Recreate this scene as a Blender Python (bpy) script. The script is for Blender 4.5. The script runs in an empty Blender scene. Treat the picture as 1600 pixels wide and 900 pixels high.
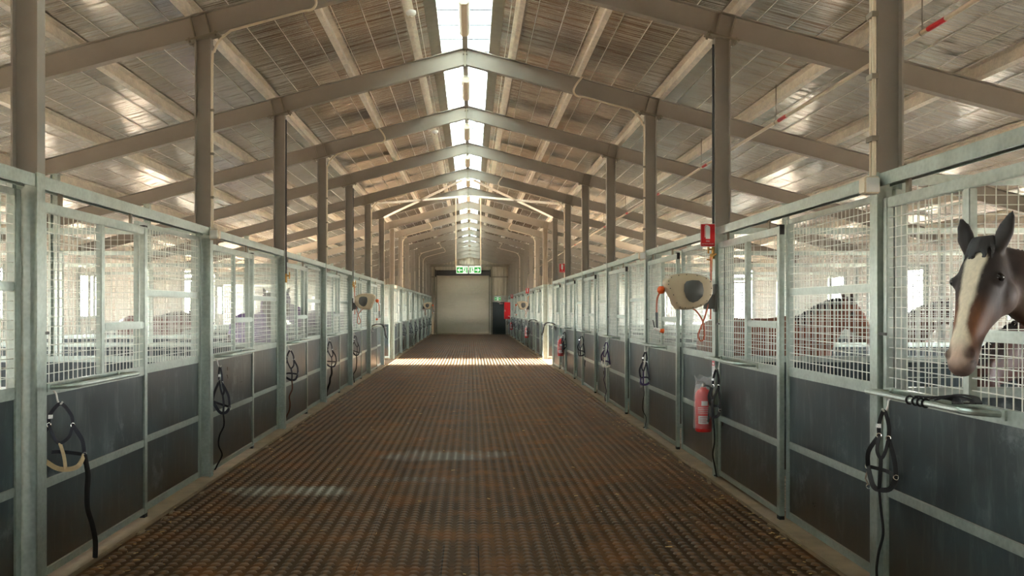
import bpy, bmesh, math, random
from mathutils import Vector, Matrix, Quaternion
import numpy as np
random.seed(7)
PI = math.pi
scene = bpy.context.scene
COL = scene.collection

# ------------------------------------------------------------------ layout
CAMX, CAMH, F = 0.08, 1.65, 1462.0
XC = 2.51                    # column centre line, both sides of the aisle
BAY, Y0 = 3.6, 5.47
def YK(k): return Y0 + BAY * k
XW = 8.3                     # outer wall
YEND = YK(15) + 0.12
YBACK = -3.6
SL = 0.265                   # roof slope
def zraf(x): return 4.28 + SL * (XC - abs(x))     # underside of the rafters
def zfoil(x): return zraf(x) + 0.38
def px(x, y, Y):             # photo pixel at distance Y -> place
    return Vector((CAMX + (x - 736.0) * Y / F, Y, CAMH - (y - 482.0) * Y / F))

# ------------------------------------------------------------------ materials
def lin(c):
    c = c / 255.0
    return c / 12.92 if c <= 0.04045 else ((c + 0.055) / 1.055) ** 2.4
def rgb(r, g, b): return (lin(r), lin(g), lin(b), 1.0)

class NT:
    def __init__(self, name):
        m = bpy.data.materials.new(name); m.use_nodes = True
        self.m = m; self.t = m.node_tree; self.n = self.t.nodes; self.l = self.t.links
        self.bsdf = self.n['Principled BSDF']
    def add(self, kind, **kw):
        nd = self.n.new(kind)
        for k, v in kw.items():
            if k in nd.inputs.keys(): nd.inputs[k].default_value = v
            else: setattr(nd, k, v)
        return nd
    def link(self, a, b): self.l.new(a, b)
    def math(self, op, a, b=None, clamp=False):
        nd = self.n.new('ShaderNodeMath'); nd.operation = op; nd.use_clamp = clamp
        for i, v in enumerate((a, b)):
            if v is None: continue
            if isinstance(v, (int, float)): nd.inputs[i].default_value = v
            else: self.l.new(v, nd.inputs[i])
        return nd.outputs[0]
    def mix(self, fac, a, b):
        nd = self.n.new('ShaderNodeMix'); nd.data_type = 'RGBA'
        for i, v in ((0, fac), (6, a), (7, b)):
            if isinstance(v, (int, float)): nd.inputs[i].default_value = v
            elif isinstance(v, tuple): nd.inputs[i].default_value = v
            else: self.l.new(v, nd.inputs[i])
        return nd.outputs[2]
    def coords(self, kind='Object', scale=(1, 1, 1)):
        tc = self.n.new('ShaderNodeTexCoord'); mp = self.n.new('ShaderNodeMapping')
        mp.inputs['Scale'].default_value = scale
        self.l.new(tc.outputs[kind], mp.inputs['Vector'])
        return mp.outputs[0]
    def noise(self, vec, scale, detail=3.0, rough=0.55):
        nd = self.n.new('ShaderNodeTexNoise')
        nd.inputs['Scale'].default_value = scale; nd.inputs['Detail'].default_value = detail
        nd.inputs['Roughness'].default_value = rough
        self.l.new(vec, nd.inputs['Vector'])
        return nd.outputs[0]
    def ramp(self, v, lo, hi):
        nd = self.n.new('ShaderNodeMapRange'); nd.clamp = True
        nd.inputs[1].default_value = lo; nd.inputs[2].default_value = hi
        self.l.new(v, nd.inputs[0]); return nd.outputs[0]
    def bump(self, h, strength, dist=0.01):
        nd = self.n.new('ShaderNodeBump'); nd.inputs['Strength'].default_value = strength
        nd.inputs['Distance'].default_value = dist
        self.l.new(h, nd.inputs['Height']); self.l.new(nd.outputs[0], self.bsdf.inputs['Normal'])

def plain(name, col, rough=0.5, metal=0.0, var=0.12, scale=8.0, spec=0.5, coord='Object', bump=0.0):
    m = NT(name); v = m.coords(coord)
    n = m.noise(v, scale, 4.0)
    d = tuple(c * (1 - var) for c in col[:3]) + (1,)
    b = tuple(min(1, c * (1 + var)) for c in col[:3]) + (1,)
    m.link(m.mix(m.ramp(n, 0.3, 0.7), d, b), m.bsdf.inputs['Base Color'])
    m.bsdf.inputs['Roughness'].default_value = rough
    m.bsdf.inputs['Metallic'].default_value = metal
    m.bsdf.inputs['Specular IOR Level'].default_value = spec
    if bump: m.bump(n, bump, 0.01)
    return m.m

M = {}
M['beam'] = plain('painted_beam', rgb(158, 148, 135), 0.55, 0.0, 0.06, 3.0, 0.4)
M['plate'] = plain('steel_plate', rgb(140, 130, 112), 0.5, 0.0, 0.10, 9.0)
def galv(name, c, metal=0.62, rough=0.34, dusty=False):
    m = NT(name); v = m.coords('Object')
    vo = m.add('ShaderNodeTexVoronoi', Scale=38.0); m.link(v, vo.inputs['Vector'])
    n = m.noise(v, 6.0, 4.0)
    s = m.math('ADD', m.math('MULTIPLY', vo.outputs['Distance'], 0.35), n)
    a = tuple(x * 0.80 for x in c[:3]) + (1,); b = tuple(min(1, x * 1.18) for x in c[:3]) + (1,)
    c = m.mix(m.ramp(s, 0.35, 0.95), a, b)
    g = m.add('ShaderNodeNewGeometry'); sz = m.add('ShaderNodeSeparateXYZ'); m.link(g.outputs['Normal'], sz.inputs[0])
    pz = m.add('ShaderNodeSeparateXYZ'); m.link(g.outputs['Position'], pz.inputs[0])
    dust = m.math('MULTIPLY', m.ramp(sz.outputs[2], 0.5, 0.95), m.ramp(pz.outputs[2], 1.3, 1.0))     # dust lying on the low ledges
    if dusty: c = m.mix(m.math('MULTIPLY', dust, 0.8), c, rgb(128, 92, 58))
    m.link(c, m.bsdf.inputs['Base Color'])
    m.bsdf.inputs['Metallic'].default_value = metal
    m.link(m.math('ADD', m.math('MULTIPLY', n, 0.22), rough - 0.11), m.bsdf.inputs['Roughness'])
    return m.m
M['galv'] = galv('galvanised_steel', rgb(176, 187, 178), dusty=True)
M['wire'] = galv('galvanised_wire', rgb(222, 224, 212), 0.15, 0.42)
M['purlin'] = galv('galvanised_purlin', rgb(238, 228, 212), 0.15, 0.45)
M['dark'] = plain('dark_plastic', rgb(30, 31, 33), 0.45)
M['blackcap'] = plain('black_cap', rgb(14, 14, 15), 0.5)
M['chrome'] = plain('bright_metal', rgb(205, 205, 200), 0.22, 0.9, 0.05)
M['brass'] = plain('brass', rgb(176, 134, 72), 0.35, 0.8, 0.1)
M['cream'] = plain('cream_plastic', rgb(222, 205, 178), 0.45, 0.0, 0.04)
M['white'] = plain('white_plastic', rgb(232, 228, 220), 0.4, 0.0, 0.03)
M['reelbody'] = plain('beige_reel_casing', rgb(178, 160, 130), 0.42, 0.0, 0.03)
M['reelface'] = plain('grey_reel_cover', rgb(76, 76, 70), 0.42, 0.0, 0.06)
M['orange'] = plain('orange_plastic', rgb(226, 96, 34), 0.4, 0.0, 0.06)
M['hose'] = plain('orange_brown_hose', rgb(178, 92, 62), 0.42, 0.0, 0.1)
M['red'] = plain('red_enamel', rgb(214, 26, 22), 0.28, 0.0, 0.06)
M['redsign'] = plain('red_sign', rgb(206, 16, 24), 0.4, 0.0, 0.04)
M['navy'] = plain('navy_webbing', rgb(22, 23, 34), 0.7, 0.0, 0.25, 60.0)
M['black_web'] = plain('black_webbing', rgb(17, 17, 18), 0.7, 0.0, 0.25, 60.0)
M['purple_web'] = plain('purple_webbing', rgb(44, 24, 70), 0.7, 0.0, 0.2, 60.0)
M['tan'] = plain('tan_leather', rgb(178, 152, 112), 0.55, 0.0, 0.15, 30.0)
M['brownweb'] = plain('brown_leather', rgb(104, 66, 50), 0.55, 0.0, 0.15, 30.0)
M['whiteweb'] = plain('off_white_leather', rgb(214, 208, 190), 0.55, 0.0, 0.1, 30.0)
M['label'] = plain('white_label', rgb(226, 220, 214), 0.5, 0.0, 0.03)
M['greyprint'] = plain('grey_print', rgb(150, 140, 145), 0.6)
M['pinkprint'] = plain('red_print', rgb(196, 44, 70), 0.5)
M['rug'] = plain('purple_rug', rgb(92, 72, 112), 0.75, 0.0, 0.12, 14.0, bump=0.2)
M['pad'] = plain('black_pad', rgb(20, 23, 27), 0.5, 0.0, 0.2, 20.0)
M['hair'] = plain('dark_hair', rgb(28, 22, 20), 0.6, 0.0, 0.3, 90.0)
M['eye'] = plain('dark_eye', rgb(10, 8, 7), 0.06, 0.0, 0.1)
M['concrete'] = plain('concrete', rgb(128, 104, 76), 0.85, 0.0, 0.2, 5.0, bump=0.1)
M['bedding'] = plain('shavings_bedding', rgb(208, 190, 168), 0.95, 0.0, 0.35, 12.0, bump=0.6)
M['earth'] = plain('dry_earth', rgb(204, 172, 140), 0.95, 0.0, 0.15, 0.3)
M['straw'] = plain('straw', rgb(214, 170, 104), 0.7, 0.0, 0.2)
M['door'] = plain('charcoal_door', rgb(52, 58, 58), 0.5, 0.0, 0.06, 4.0)
M['doorframe'] = plain('beige_door_frame', rgb(176, 170, 156), 0.5)
M['drum'] = plain('dark_roll_housing', rgb(52, 44, 40), 0.5)

# rubber lined dark stall boards: scuffs and dust with shapes of their own
m = NT('black_stall_board')
oi = m.add('ShaderNodeObjectInfo'); tc = m.add('ShaderNodeTexCoord')
off = m.add('ShaderNodeVectorMath', operation='SCALE'); off.inputs[0].default_value = (37.0, 53.0, 0.0); m.link(oi.outputs['Random'], off.inputs['Scale'])
ad = m.add('ShaderNodeVectorMath', operation='ADD'); m.link(tc.outputs['Object'], ad.inputs[0]); m.link(off.outputs[0], ad.inputs[1])
v = ad.outputs[0]
stx = m.add('ShaderNodeMapping'); stx.inputs['Scale'].default_value = (6, 6, 1.2); m.link(v, stx.inputs['Vector'])
n1 = m.noise(v, 1.7, 5.0, 0.6); n2 = m.noise(stx.outputs[0], 2.2, 5.0, 0.65); n3 = m.noise(v, 9.0, 4.0, 0.7); n4 = m.noise(v, 3.4, 7.0, 0.72); n5 = m.noise(v, 1.1, 2.0)
c = m.mix(m.ramp(n1, 0.35, 0.7), rgb(32, 41, 43), rgb(62, 76, 77))
c = m.mix(m.math('MULTIPLY', m.ramp(n2, 0.52, 0.74), 0.38), c, rgb(118, 126, 122))
c = m.mix(m.math('MULTIPLY', m.math('MULTIPLY', m.ramp(n4, 0.54, 0.66), m.ramp(n5, 0.48, 0.62)), 0.55), c, rgb(142, 150, 148))
sp = m.add('ShaderNodeSeparateXYZ'); m.link(tc.outputs['Object'], sp.inputs[0])
low = m.ramp(m.math('ADD', sp.outputs[2], m.math('MULTIPLY', n3, 0.55)), 0.78, 0.30)
c = m.mix(m.math('MULTIPLY', low, 0.72), c, rgb(84, 60, 38))
m.link(c, m.bsdf.inputs['Base Color'])
m.link(m.math('ADD', m.math('MULTIPLY', n1, 0.25), 0.2), m.bsdf.inputs['Roughness'])
M['board'] = m.m

# reflective foil under the roof: long creases running down the slope
m = NT('silver_roof_foil')
st = m.coords('Object', (0.22, 7.5, 1)); st2 = m.coords('Object', (0.55, 22.0, 1)); st3 = m.coords('Object', (0.5, 0.6, 1))
a = m.noise(st, 1.0, 4.0, 0.6); b = m.noise(st2, 1.0, 2.0, 0.5); d = m.noise(st3, 1.0, 3.0)
sp = m.add('ShaderNodeSeparateXYZ'); m.link(m.coords('Object'), sp.inputs[0])
cor = m.math('SINE', m.math('MULTIPLY', sp.outputs[1], 2 * PI / 0.19))
e_ = m.noise(m.coords('Object', (0.4, 46.0, 1)), 1.0, 2.0, 0.5)
h = m.math('ADD', m.math('MULTIPLY', a, 1.5), m.math('MULTIPLY', b, 0.75))
h = m.math('ADD', h, m.math('MULTIPLY', e_, 0.28))
h = m.math('ADD', h, m.math('MULTIPLY', cor, 0.10))
m.bump(h, 0.7, 0.045)
crease = m.math('ADD', m.math('MULTIPLY', a, 0.7), m.math('MULTIPLY', b, 0.5))
c = m.mix(m.ramp(crease, 0.42, 0.78), rgb(200, 191, 178), rgb(244, 241, 234))
c = m.mix(m.ramp(d, 0.35, 0.75), c, rgb(234, 224, 208))
m.link(c, m.bsdf.inputs['Base Color'])
m.bsdf.inputs['Metallic'].default_value = 0.94
m.bsdf.inputs['Roughness'].default_value = 0.2
M['foil'] = m.m

# corrugated cladding and roller shutter
def ribbed(name, axis, pitch, c, depth=0.02, metal=0.1):
    m = NT(name); sp = m.add('ShaderNodeSeparateXYZ'); m.link(m.coords('Object'), sp.inputs[0])
    w = m.math('SINE', m.math('MULTIPLY', sp.outputs[axis], 2 * PI / pitch))
    m.bump(m.ramp(w, -0.4, 0.9), 1.0, depth)
    n = m.noise(m.coords('Object'), 1.5, 4.0)
    a = tuple(x * 0.9 for x in c[:3]) + (1,); b = tuple(min(1, x * 1.08) for x in c[:3]) + (1,)
    m.link(m.mix(n, a, b), m.bsdf.inputs['Base Color'])
    m.bsdf.inputs['Roughness'].default_value = 0.45; m.bsdf.inputs['Metallic'].default_value = metal
    return m.m
M['clad'] = ribbed('beige_cladding_end', 0, 0.19, rgb(186, 172, 150))
M['cladside'] = ribbed('beige_cladding_side', 1, 0.19, rgb(184, 172, 154))
def see_through(mat, amt, col):      # translucency added so the wall cladding glows and brightens the interior
    nt = mat.node_tree; out = nt.nodes['Material Output']; b = nt.nodes['Principled BSDF']
    t = nt.nodes.new('ShaderNodeBsdfTranslucent'); t.inputs['Color'].default_value = col
    x = nt.nodes.new('ShaderNodeMixShader'); x.inputs[0].default_value = amt
    nt.links.new(b.outputs[0], x.inputs[1]); nt.links.new(t.outputs[0], x.inputs[2]); nt.links.new(x.outputs[0], out.inputs[0])
see_through(M['cladside'], 0.08, (1.0, 0.93, 0.84, 1))
M['shutter'] = ribbed('roller_shutter', 2, 0.085, rgb(196, 182, 160), 0.012)

m = NT('translucent_skylight')
m.n.remove(m.bsdf)
tr = m.add('ShaderNodeBsdfTranslucent'); tr.inputs['Color'].default_value = (0.42, 0.43, 0.39, 1)
df = m.add('ShaderNodeBsdfDiffuse'); df.inputs['Color'].default_value = (0.85, 0.86, 0.8, 1)
mx = m.add('ShaderNodeMixShader'); mx.inputs[0].default_value = 0.2
m.link(tr.outputs[0], mx.inputs[1]); m.link(df.outputs[0], mx.inputs[2])
m.link(mx.outputs[0], m.n['Material Output'].inputs[0])
M['skylight'] = m.m

m = NT('clear_plastic_bag')
m.bsdf.inputs['Base Color'].default_value = (0.9, 0.88, 0.84, 1)
m.bsdf.inputs['Roughness'].default_value = 0.25; m.bsdf.inputs['Alpha'].default_value = 0.22
M['bag'] = m.m

def emit(name, c, s):
    m = NT(name); m.bsdf.inputs['Base Color'].default_value = c
    m.bsdf.inputs['Emission Color'].default_value = c; m.bsdf.inputs['Emission Strength'].default_value = s
    m.bsdf.inputs['Roughness'].default_value = 0.4
    return m.m
M['exitgreen'] = emit('lit_green', rgb(18, 150, 50), 0.06)
M['exitwhite'] = emit('lit_white', rgb(240, 250, 236), 0.07)
M['diffuser'] = plain('batten_diffuser', rgb(232, 214, 186), 0.35, 0.0, 0.03)

# studded rubber matting
m = NT('studded_rubber_matting')
sp = m.add('ShaderNodeSeparateXYZ'); m.link(m.coords('Object'), sp.inputs[0])
X, Y, Z = sp.outputs
v = m.coords('Object')
big = m.noise(v, 0.55, 4.0, 0.6); mid = m.noise(v, 2.3, 5.0, 0.6); fine = m.noise(v, 40.0, 3.0, 0.6)
PITCH = 0.092
fx = m.math('ABSOLUTE', m.math('SUBTRACT', m.math('FRACT', m.math('ADD', m.math('DIVIDE', X, PITCH), 100.0)), 0.5))
gap = m.ramp(fx, 0.30, 0.44)                       # strips between the stud rows hold dust
c = m.mix(m.ramp(big, 0.3, 0.72), rgb(70, 51, 33), rgb(94, 68, 42))
c = m.mix(m.math('MULTIPLY', m.ramp(mid, 0.47, 0.68), 0.8), c, rgb(126, 80, 41))
c = m.mix(m.math('MULTIPLY', gap, 0.5), c, rgb(118, 80, 46))
c = m.mix(m.math('MULTIPLY', m.ramp(fine, 0.45, 0.8), 0.35), c, rgb(52, 41, 34))
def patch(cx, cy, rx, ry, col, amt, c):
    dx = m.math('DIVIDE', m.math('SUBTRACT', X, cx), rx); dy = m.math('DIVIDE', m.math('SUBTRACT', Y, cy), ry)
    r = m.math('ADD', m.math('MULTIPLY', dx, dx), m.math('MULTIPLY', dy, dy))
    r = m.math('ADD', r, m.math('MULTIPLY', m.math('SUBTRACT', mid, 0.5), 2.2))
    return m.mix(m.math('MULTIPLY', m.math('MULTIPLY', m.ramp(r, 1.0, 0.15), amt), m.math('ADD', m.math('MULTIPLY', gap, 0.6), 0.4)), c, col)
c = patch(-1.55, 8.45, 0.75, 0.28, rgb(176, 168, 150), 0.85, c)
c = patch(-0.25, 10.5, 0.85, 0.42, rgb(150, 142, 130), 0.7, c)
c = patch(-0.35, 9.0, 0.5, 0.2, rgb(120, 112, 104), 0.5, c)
sun_strip = m.math('MULTIPLY', m.ramp(Y, YK(6) - 0.1, YK(6) + 0.5), m.ramp(Y, YK(7) + 0.1, YK(7) - 0.5))
c = m.mix(m.math('MULTIPLY', sun_strip, 0.4), c, rgb(150, 134, 112))      # sunlit strip of the passage, painted paler into the mat colour
# joints between the mats
jy = m.math('ABSOLUTE', m.math('SUBTRACT', m.math('FRACT', m.math('DIVIDE', Y, 1.196)), 0.5))
jx = m.math('ABSOLUTE', m.math('SUBTRACT', m.math('FRACT', m.math('ADD', m.math('DIVIDE', X, 1.288), 20.5)), 0.5))
j = m.math('MAXIMUM', m.ramp(jy, 0.4955, 0.498), m.ramp(jx, 0.4965, 0.499))
ex_ = m.math('ABSOLUTE', m.math('SUBTRACT', X, 0.012)); ey_ = m.math('SUBTRACT', 6.50, Y)      # small inset mat near the front
inset = m.math('MULTIPLY', m.math('MULTIPLY', m.ramp(ex_, 0.112, 0.116), m.ramp(ex_, 0.124, 0.120)), m.ramp(ey_, -0.002, 0.002))
inset = m.math('MAXIMUM', inset, m.math('MULTIPLY', m.ramp(ex_, 0.124, 0.120), m.math('MULTIPLY', m.ramp(ey_, 0.0, 0.004), m.ramp(ey_, 0.016, 0.012))))
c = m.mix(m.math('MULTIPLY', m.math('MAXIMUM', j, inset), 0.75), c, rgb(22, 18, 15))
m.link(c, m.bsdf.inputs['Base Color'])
m.link(m.math('ADD', m.math('MULTIPLY', mid, 0.3), 0.46), m.bsdf.inputs['Roughness'])
m.bsdf.inputs['Specular IOR Level'].default_value = 0.2
m.bump(fine, 0.35, 0.003)
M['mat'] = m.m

m = NT('horse_coat')
at = m.add('ShaderNodeAttribute', attribute_name='Col')
n = m.noise(m.coords('Object', (1, 1, 0.4)), 70.0, 3.0)
sc = m.math('ADD', m.math('MULTIPLY', n, 0.5), 0.75)
hs = m.add('ShaderNodeVectorMath', operation='SCALE'); m.link(at.outputs['Color'], hs.inputs[0]); m.link(sc, hs.inputs['Scale'])
m.link(hs.outputs[0], m.bsdf.inputs['Base Color'])
m.bsdf.inputs['Roughness'].default_value = 0.56
m.bsdf.inputs['Specular IOR Level'].default_value = 0.35
m.bsdf.inputs['Sheen Weight'].default_value = 0.03
m.bump(n, 0.2, 0.003)
M['coat'] = m.m

# ------------------------------------------------------------------ mesh helpers
class MB:
    def __init__(self): self.v = []; self.f = []
    def add(self, vs, fs):
        b = len(self.v); self.v += [tuple(p) for p in vs]; self.f += [tuple(b + i for i in q) for q in fs]
        return self
    def box(self, x0, x1, y0, y1, z0, z1):
        vs = [(x0, y0, z0), (x1, y0, z0), (x1, y1, z0), (x0, y1, z0), (x0, y0, z1), (x1, y0, z1), (x1, y1, z1), (x0, y1, z1)]
        return self.add(vs, [(0, 3, 2, 1), (4, 5, 6, 7), (0, 1, 5, 4), (1, 2, 6, 5), (2, 3, 7, 6), (3, 0, 4, 7)])
    def prism(self, prof, p0, p1, u, w, caps=True):
        """prof: (a, b) list; swept straight from p0 to p1; a along u, b along w."""
        p0, p1, u, w = Vector(p0), Vector(p1), Vector(u), Vector(w); n = len(prof)
        vs = [p0 + u * a + w * b for a, b in prof] + [p1 + u * a + w * b for a, b in prof]
        fs = [(i, (i + 1) % n, n + (i + 1) % n, n + i) for i in range(n)]
        if caps: fs += [tuple(range(n - 1, -1, -1)), tuple(range(n, 2 * n))]
        return self.add(vs, fs)
    def tube(self, pts, r, n=8, closed=False, flat=1.0):
        pts = [Vector(p) for p in pts]; k = len(pts)
        if k < 2: return self
        rs = r if isinstance(r, (list, tuple)) else [r] * k
        ref = None; rings = []
        for i, p in enumerate(pts):
            if closed: t = pts[(i + 1) % k] - pts[i - 1]
            else: t = pts[min(i + 1, k - 1)] - pts[max(i - 1, 0)]
            if t.length < 1e-9: t = Vector((0, 0, 1))
            t.normalize()
            if ref is None:
                ref = t.orthogonal().normalized()
            ref = (ref - t * ref.dot(t))
            ref = ref.normalized() if ref.length > 1e-6 else t.orthogonal().normalized()
            s = t.cross(ref)
            rings.append([p + (ref * math.cos(2 * PI * j / n) + s * math.sin(2 * PI * j / n) * flat) * rs[i] for j in range(n)])
        vs = [q for ring in rings for q in ring]; fs = []
        m_ = k if closed else k - 1
        for i in range(m_):
            a, b = i * n, ((i + 1) % k) * n
            fs += [(a + j, a + (j + 1) % n, b + (j + 1) % n, b + j) for j in range(n)]
        if not closed: fs += [tuple(range(n - 1, -1, -1)), tuple((k - 1) * n + j for j in range(n))]
        return self.add(vs, fs)
    def strap(self, pts, w, t, nor):
        """flat band along pts; nor = direction the flat side faces (one or per point)."""
        pts = [Vector(p) for p in pts]; k = len(pts); vs = []; fs = []
        for i, p in enumerate(pts):
            tg = (pts[min(i + 1, k - 1)] - pts[max(i - 1, 0)])
            tg = tg.normalized() if tg.length > 1e-9 else Vector((0, 0, 1))
            n_ = Vector(nor[i]) if isinstance(nor, list) else Vector(nor)
            n_ = n_ - tg * n_.dot(tg)
            n_ = n_.normalized() if n_.length > 1e-6 else tg.orthogonal().normalized()
            s = tg.cross(n_)
            vs += [p + s * w / 2 + n_ * t / 2, p - s * w / 2 + n_ * t / 2, p - s * w / 2 - n_ * t / 2, p + s * w / 2 - n_ * t / 2]
        for i in range(k - 1):
            a, b = 4 * i, 4 * i + 4
            fs += [(a + j, a + (j + 1) % 4, b + (j + 1) % 4, b + j) for j in range(4)]
        fs += [(3, 2, 1, 0), tuple(4 * (k - 1) + j for j in range(4))]
        return self.add(vs, fs)
    def ring(self, c, nor, R, r, n=14, k=6):
        c, nor = Vector(c), Vector(nor).normalized(); u = nor.orthogonal().normalized(); w = nor.cross(u)
        return self.tube([c + (u * math.cos(2 * PI * i / n) + w * math.sin(2 * PI * i / n)) * R for i in range(n)], r, k, closed=True)
    def lathe(self, prof, c=(0, 0, 0), n=20, ang=2 * PI, a0=0.0):
        c = Vector(c); full = abs(ang - 2 * PI) < 1e-6; seg = n if full else n + 1; vs = []; fs = []
        for r, z in prof:
            vs += [c + Vector((r * math.cos(a0 + ang * i / n), r * math.sin(a0 + ang * i / n), z)) for i in range(seg)]
        for k in range(len(prof) - 1):
            for i in range(n):
                j = (i + 1) % seg
                fs.append((k * seg + i, k * seg + j, (k + 1) * seg + j, (k + 1) * seg + i))
        return self.add(vs, fs)
    def poly(self, pts, thick):
        """flat polygon given as 3D points, thickened along its normal."""
        pts = [Vector(p) for p in pts]; n = len(pts)
        nr = (pts[1] - pts[0]).cross(pts[2] - pts[1]).normalized()
        vs = pts + [p + nr * thick for p in pts]
        return self.add(vs, [tuple(range(n - 1, -1, -1)), tuple(range(n, 2 * n))] + [(i, (i + 1) % n, n + (i + 1) % n, n + i) for i in range(n)])
    def mesh(self, name, mat, smooth=False, bevel=0.0):
        me = bpy.data.meshes.new(name); me.from_pydata(self.v, [], self.f)
        if bevel:
            bm = bmesh.new(); bm.from_mesh(me)
            bmesh.ops.bevel(bm, geom=[e for e in bm.edges if len(e.link_faces) == 2 and e.calc_face_angle(0) > 0.5], offset=bevel, segments=2, affect='EDGES', clamp_overlap=True)
            bm.to_mesh(me); bm.free()
        me.materials.append(mat)
        if smooth:
            me.polygons.foreach_set('use_smooth', [True] * len(me.polygons))
            try: me.set_sharp_from_angle(angle=math.radians(42))
            except Exception: pass
        me.update(); return me
    def build(self, name, mat, parent=None, smooth=False, bevel=0.0, loc=None):
        o = bpy.data.objects.new(name, self.mesh(name, mat, smooth, bevel)); COL.objects.link(o)
        if parent is not None: o.parent = parent
        if loc is not None: o.location = loc
        return o

def tag(o, label, cat, group=None, kind=None):
    if label: o['label'] = label
    if cat: o['category'] = cat
    if group: o['group'] = group
    if kind: o['kind'] = kind
    return o
def empty(name, loc, label, cat, group=None, rz=0.0, kind=None):
    o = bpy.data.objects.new(name, None); COL.objects.link(o)
    o.location = loc; o.rotation_euler = (0, 0, rz); o.empty_display_size = 0.1
    return tag(o, label, cat, group, kind)
def struct(o): o['kind'] = 'structure'; return o
def copy_tree(o, loc=None, rz=None, label=None, group=None, parent=None):
    c = o.copy(); COL.objects.link(c)
    if parent is not None: c.parent = parent
    if loc is not None: c.location = loc
    if rz is not None: c.rotation_euler = (0, 0, rz)
    if label: c['label'] = label
    if group: c['group'] = group
    for ch in list(o.children): copy_tree(ch, parent=c)
    return c
ORD = ['nearest', 'second', 'third', 'fourth', 'fifth', 'sixth', 'seventh', 'eighth', 'ninth', 'tenth', 'eleventh', 'twelfth', 'thirteenth', 'fourteenth', 'fifteenth', 'farthest']
def arc(c, r, a0, a1, n, u, w):
    c, u, w = Vector(c), Vector(u), Vector(w)
    return [c + u * r * math.cos(a0 + (a1 - a0) * i / n) + w * r * math.sin(a0 + (a1 - a0) * i / n) for i in range(n + 1)]
def spline(pts, n=6):
    pts = [Vector(p) for p in pts]; out = []
    for i in range(len(pts) - 1):
        p0, p1, p2, p3 = pts[max(i - 1, 0)], pts[i], pts[i + 1], pts[min(i + 2, len(pts) - 1)]
        for j in range(n):
            t = j / n
            out.append(0.5 * ((2 * p1) + (p2 - p0) * t + (2 * p0 - 5 * p1 + 4 * p2 - p3) * t * t + (3 * p1 - p0 - 3 * p2 + p3) * t ** 3))
    return out + [pts[-1]]
def text_mesh(s, size, mat, name, parent, mw, spacing=1.0):
    cu = bpy.data.curves.new(name, 'FONT'); cu.body = s; cu.size = size; cu.align_x = 'CENTER'; cu.align_y = 'CENTER'; cu.extrude = 0.0008
    cu.space_character = spacing; cu.materials.append(mat)
    o = bpy.data.objects.new(name, cu); COL.objects.link(o)
    me = bpy.data.meshes.new_from_object(o.evaluated_get(bpy.context.evaluated_depsgraph_get()))
    bpy.data.objects.remove(o); bpy.data.curves.remove(cu)
    o = bpy.data.objects.new(name, me); COL.objects.link(o); o.parent = parent; o.matrix_local = mw
    return o

# ------------------------------------------------------------------ setting: floor, ground, walls, roof
struct(MB().box(-120, 120, -60, 200, -0.4, -0.06).build('ground', M['earth']))
fl = MB().box(-XW - 0.1, XW + 0.1, YBACK, YEND + 0.1, -0.2, -0.012).build('floor', M['concrete']); struct(fl)
for s, nm in ((-1, 'left'), (1, 'right')):
    b = MB()
    for k in range(-2, 15):
        if k == 6: continue
        x0, x1 = sorted((s * (XC + 0.12), s * (XW - 0.1)))
        b.box(x0, x1, max(YK(k) + 0.06, YBACK + 0.2), YK(k + 1) - 0.06, -0.01, 0.012)
    struct(b.build('floor_bedding_' + nm, M['bedding']))

# matting: one sheet with raised studs, each a low dome with a scooped front
MW, STEP = 2.36, 0.092
def build_matting():
    y0, y1 = YBACK + 0.4, YEND - 0.1
    b = MB().box(-MW, MW, y0, y1, -0.012, 0.0)
    # the aisle matting carries on across the cross passage
    for s in (-1, 1):
        x0, x1 = sorted((s * MW, s * (XW - 0.1)))
        b.box(x0, x1, YK(6) + 0.1, YK(7) - 0.1, -0.012, 0.0)
    nx = int(2 * MW / STEP)
    xs = (np.arange(nx) - nx / 2 + 0.5) * STEP
    ys = np.arange(3.4, y1 - 0.05, 0.0905)
    ang = np.linspace(0, 2 * PI, 8, endpoint=False)
    r0, r1, h = 0.034, 0.026, 0.0075
    base = np.concatenate([np.stack([r0 * np.cos(ang), r0 * np.sin(ang), np.zeros(8)], 1),
                           np.stack([r1 * np.cos(ang), r1 * np.sin(ang) + 0.002, np.full(8, h)], 1)])
    quad = np.array([[i, (i + 1) % 8, 8 + (i + 1) % 8, 8 + i] for i in range(8)])
    cap = np.arange(8, 16)
    gx, gy = np.meshgrid(xs, ys)
    cen = np.stack([gx.ravel(), gy.ravel(), np.zeros(gx.size)], 1)
    V = (cen[:, None, :] + base[None]).reshape(-1, 3)
    off = (np.arange(len(cen)) * 16)
    Q = (off[:, None, None] + quad[None]).reshape(-1, 4); C = off[:, None] + cap[None]
    nb = len(b.v)
    me = bpy.data.meshes.new('floor_rubber_matting')
    allv = np.concatenate([np.array(b.v), V]); me.vertices.add(len(allv)); me.vertices.foreach_set('co', allv.ravel())
    bq = np.array(b.f)
    loops = np.concatenate([bq.ravel(), (Q + nb).ravel(), (C + nb).ravel()]).astype(np.int32)
    sizes = np.concatenate([np.full(len(bq) + len(Q), 4), np.full(len(C), 8)])
    starts = np.concatenate([[0], np.cumsum(sizes)[:-1]]).astype(np.int32)
    me.loops.add(len(loops)); me.loops.foreach_set('vertex_index', loops)
    me.polygons.add(len(sizes)); me.polygons.foreach_set('loop_start', starts)
    me.update(calc_edges=True); me.validate(); me.materials.append(M['mat'])
    o = bpy.data.objects.new('floor_rubber_matting', me); COL.objects.link(o); return struct(o)
build_matting()

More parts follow.
